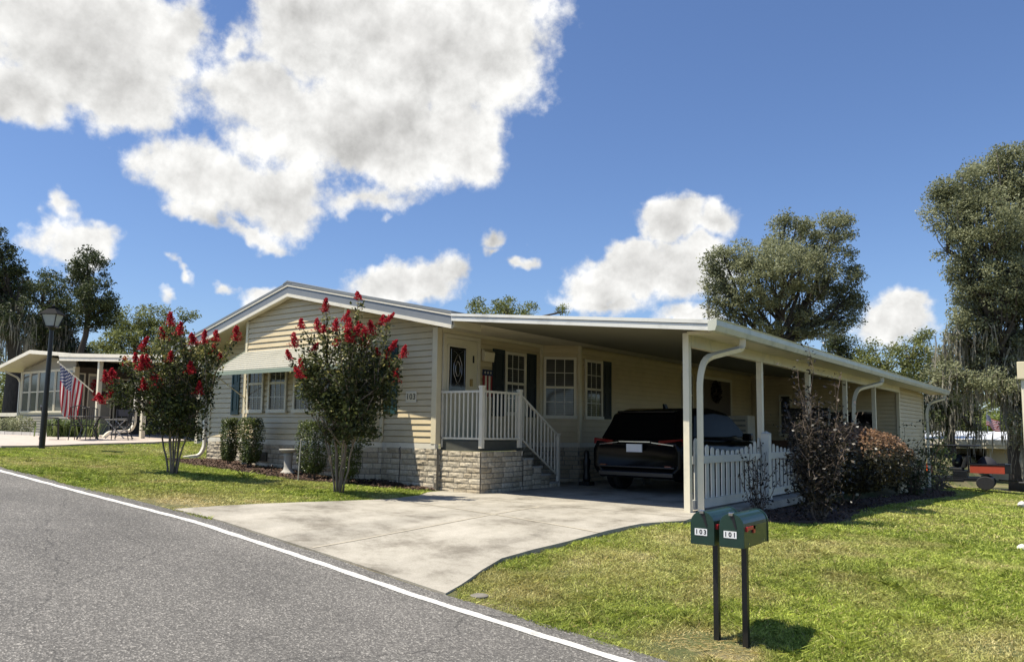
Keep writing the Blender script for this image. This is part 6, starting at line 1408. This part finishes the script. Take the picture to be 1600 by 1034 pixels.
def mt(op, a, b=None, c=None, clamp=False):
    n = ND(nt, 'ShaderNodeMath', operation=op, use_clamp=clamp)
    for i, q in enumerate((a, b, c)):
        if q is None: continue
        if isinstance(q, (int, float)): n.inputs[i].default_value = q
        else: L(q, n.inputs[i])
    return n.outputs[0]
def noise(vec, scale, detail, rough, off=(0, 0, 0)):
    n = ND(nt, 'ShaderNodeTexNoise', i_Scale=scale, i_Detail=detail, i_Roughness=rough); v = vm('ADD', vec, off).outputs[0]; L(v, n.inputs['Vector']); return n
# azimuth / elevation of a direction
wn = noise(D, 5.0, 5., .6, (3.1, 1.7, .4))
wv = vm('SCALE', vm('SUBTRACT', wn.outputs['Color'], (.5, .5, .5)).outputs[0]); wv.inputs['Scale'].default_value = .17
DW = vm('ADD', D, wv.outputs[0]).outputs[0]
sep = ND(nt, 'ShaderNodeSeparateXYZ'); L(vm('NORMALIZE', DW).outputs[0], sep.inputs[0])
AZ = mt('ARCTAN2', sep.outputs[0], sep.outputs[1]); EL = mt('ARCSINE', sep.outputs[2])
def azel(px, py):
    v = ray(px, py).normalized(); return math.atan2(v.x, v.y), math.asin(v.z)
CLOUDS = [(120, 40, 235, 120, 1.0), (40, 140, 90, 62, .8), (215, 130, 105, 72, .8), (275, 60, 62, 80, .7),
          (640, 70, 215, 150, 1.1), (575, 215, 185, 95, 1.0), (735, 60, 120, 130, .9), (440, 175, 95, 75, .8), (315, 265, 95, 58, .8), (420, 290, 90, 50, .7), (700, 215, 80, 78, .8), (470, 60, 80, 90, .8), (390, 95, 35, 40, .45), (300, 325, 60, 22, .45), (380, 335, 60, 20, .45), (560, 310, 80, 26, .5),
          (95, 385, 72, 34, .7), (82, 325, 20, 34, .5), (270, 437, 36, 12, .45), (345, 438, 22, 12, .4), (415, 447, 44, 22, .6), (640, 462, 105, 42, .8), (700, 445, 40, 30, .5), (255, 472, 16, 10, .4), (590, 340, 12, 10, .3),
          (784, 372, 30, 22, .55), (776, 396, 18, 20, .5), (812, 428, 22, 16, .5), (1050, 365, 58, 42, .8), (1120, 368, 48, 36, .7), (985, 425, 90, 42, .8), (920, 445, 66, 36, .7), (1070, 430, 80, 45, .8), (1075, 490, 60, 16, .5), (930, 475, 70, 20, .5), (1415, 500, 72, 36, .7), (1385, 520, 60, 30, .6), (1440, 478, 40, 18, .5)]
acc = None
for (px, py, rx, ry, s) in CLOUDS:
    a, e = azel(px, py); a1, e1 = azel(px + rx, py); a2, e2 = azel(px, py - ry)
    rx_, ry_ = abs(a1 - a) + 1e-4, abs(e2 - e) + 1e-4
    u = mt('MULTIPLY', mt('SUBTRACT', AZ, a), 1 / rx_); v = mt('MULTIPLY', mt('SUBTRACT', EL, e), 1 / ry_)
    d = mt('SQRT', mt('ADD', mt('MULTIPLY', u, u), mt('MULTIPLY', v, v)))
    q = mt('MULTIPLY', mt('SUBTRACT', 1.0, d), s)
    if acc is None: acc = q
    else: acc = mt('SMOOTH_MAX', acc, q, .18)
n1 = noise(D, 8., 10., .60, (1.3, .2, 2.7)); n2 = noise(D, 24., 8., .65, (5., 1., 0.))
dens = mt('ADD', acc, mt('ADD', mt('MULTIPLY', mt('SUBTRACT', n1.outputs['Fac'], .5), 1.25), mt('MULTIPLY', mt('SUBTRACT', n2.outputs['Fac'], .5), .75)))
mr = ND(nt, 'ShaderNodeMapRange', interpolation_type='SMOOTHSTEP'); L(dens, mr.inputs[0]); mr.inputs[1].default_value = -.13; mr.inputs[2].default_value = .27
mask = mr.outputs[0]
# brightness of the cloud: bright thin edges, grey thick base
n3 = noise(D, 3.6, 4., .5, (8., 2., 1.))
thick = ND(nt, 'ShaderNodeMapRange', interpolation_type='SMOOTHSTEP'); L(mt('ADD', acc, mt('MULTIPLY', mt('SUBTRACT', n3.outputs['Fac'], .5), .9)), thick.inputs[0]); thick.inputs[1].default_value = .08; thick.inputs[2].default_value = .95
cr = ND(nt, 'ShaderNodeMix', data_type='RGBA'); L(thick.outputs[0], cr.inputs[0])
WHITE, GREY = .70 / SKYS, .52 / SKYS
cr.inputs[6].default_value = (WHITE, WHITE * .995, WHITE * .97, 1); cr.inputs[7].default_value = (GREY, GREY * .99, GREY * .965, 1)
n1b = noise(D, 8., 10., .60, (1.3 - .008, .2 - .006, 2.7 + .020)); n4 = noise(D, 20., 6., .6, (2., 7., 1.)); n4b = noise(D, 20., 6., .6, (2. - .003, 7. - .002, 1. + .007))
rel = mt('ADD', mt('MULTIPLY', mt('SUBTRACT', n1.outputs['Fac'], n1b.outputs['Fac']), 1.7), mt('MULTIPLY', mt('SUBTRACT', n4.outputs['Fac'], n4b.outputs['Fac']), .35))
shade = mt('ADD', 1.0, mt('ADD', mt('MULTIPLY', mt('SUBTRACT', n1.outputs['Fac'], .5), .16), rel))
cs = vm('SCALE', cr.outputs[2]); L(shade, cs.inputs['Scale'])
mx = ND(nt, 'ShaderNodeMix', data_type='RGBA'); L(mask, mx.inputs[0]); sk = vm('MULTIPLY', sky.outputs[0], (.92, 1.03, 1.25)); L(sk.outputs[0], mx.inputs[6]); L(cs.outputs[0], mx.inputs[7])
L(mx.outputs[2], bg.inputs['Color'])
vs_ = SC.view_settings; vs_.view_transform = 'Standard'; vs_.look = 'None'; vs_.exposure = 0.43; vs_.gamma = 1.0; vs_.use_curve_mapping = False
SC.cycles.max_bounces = 5; SC.cycles.diffuse_bounces = 1; SC.cycles.transparent_max_bounces = 8; SC.cycles.use_denoising = True
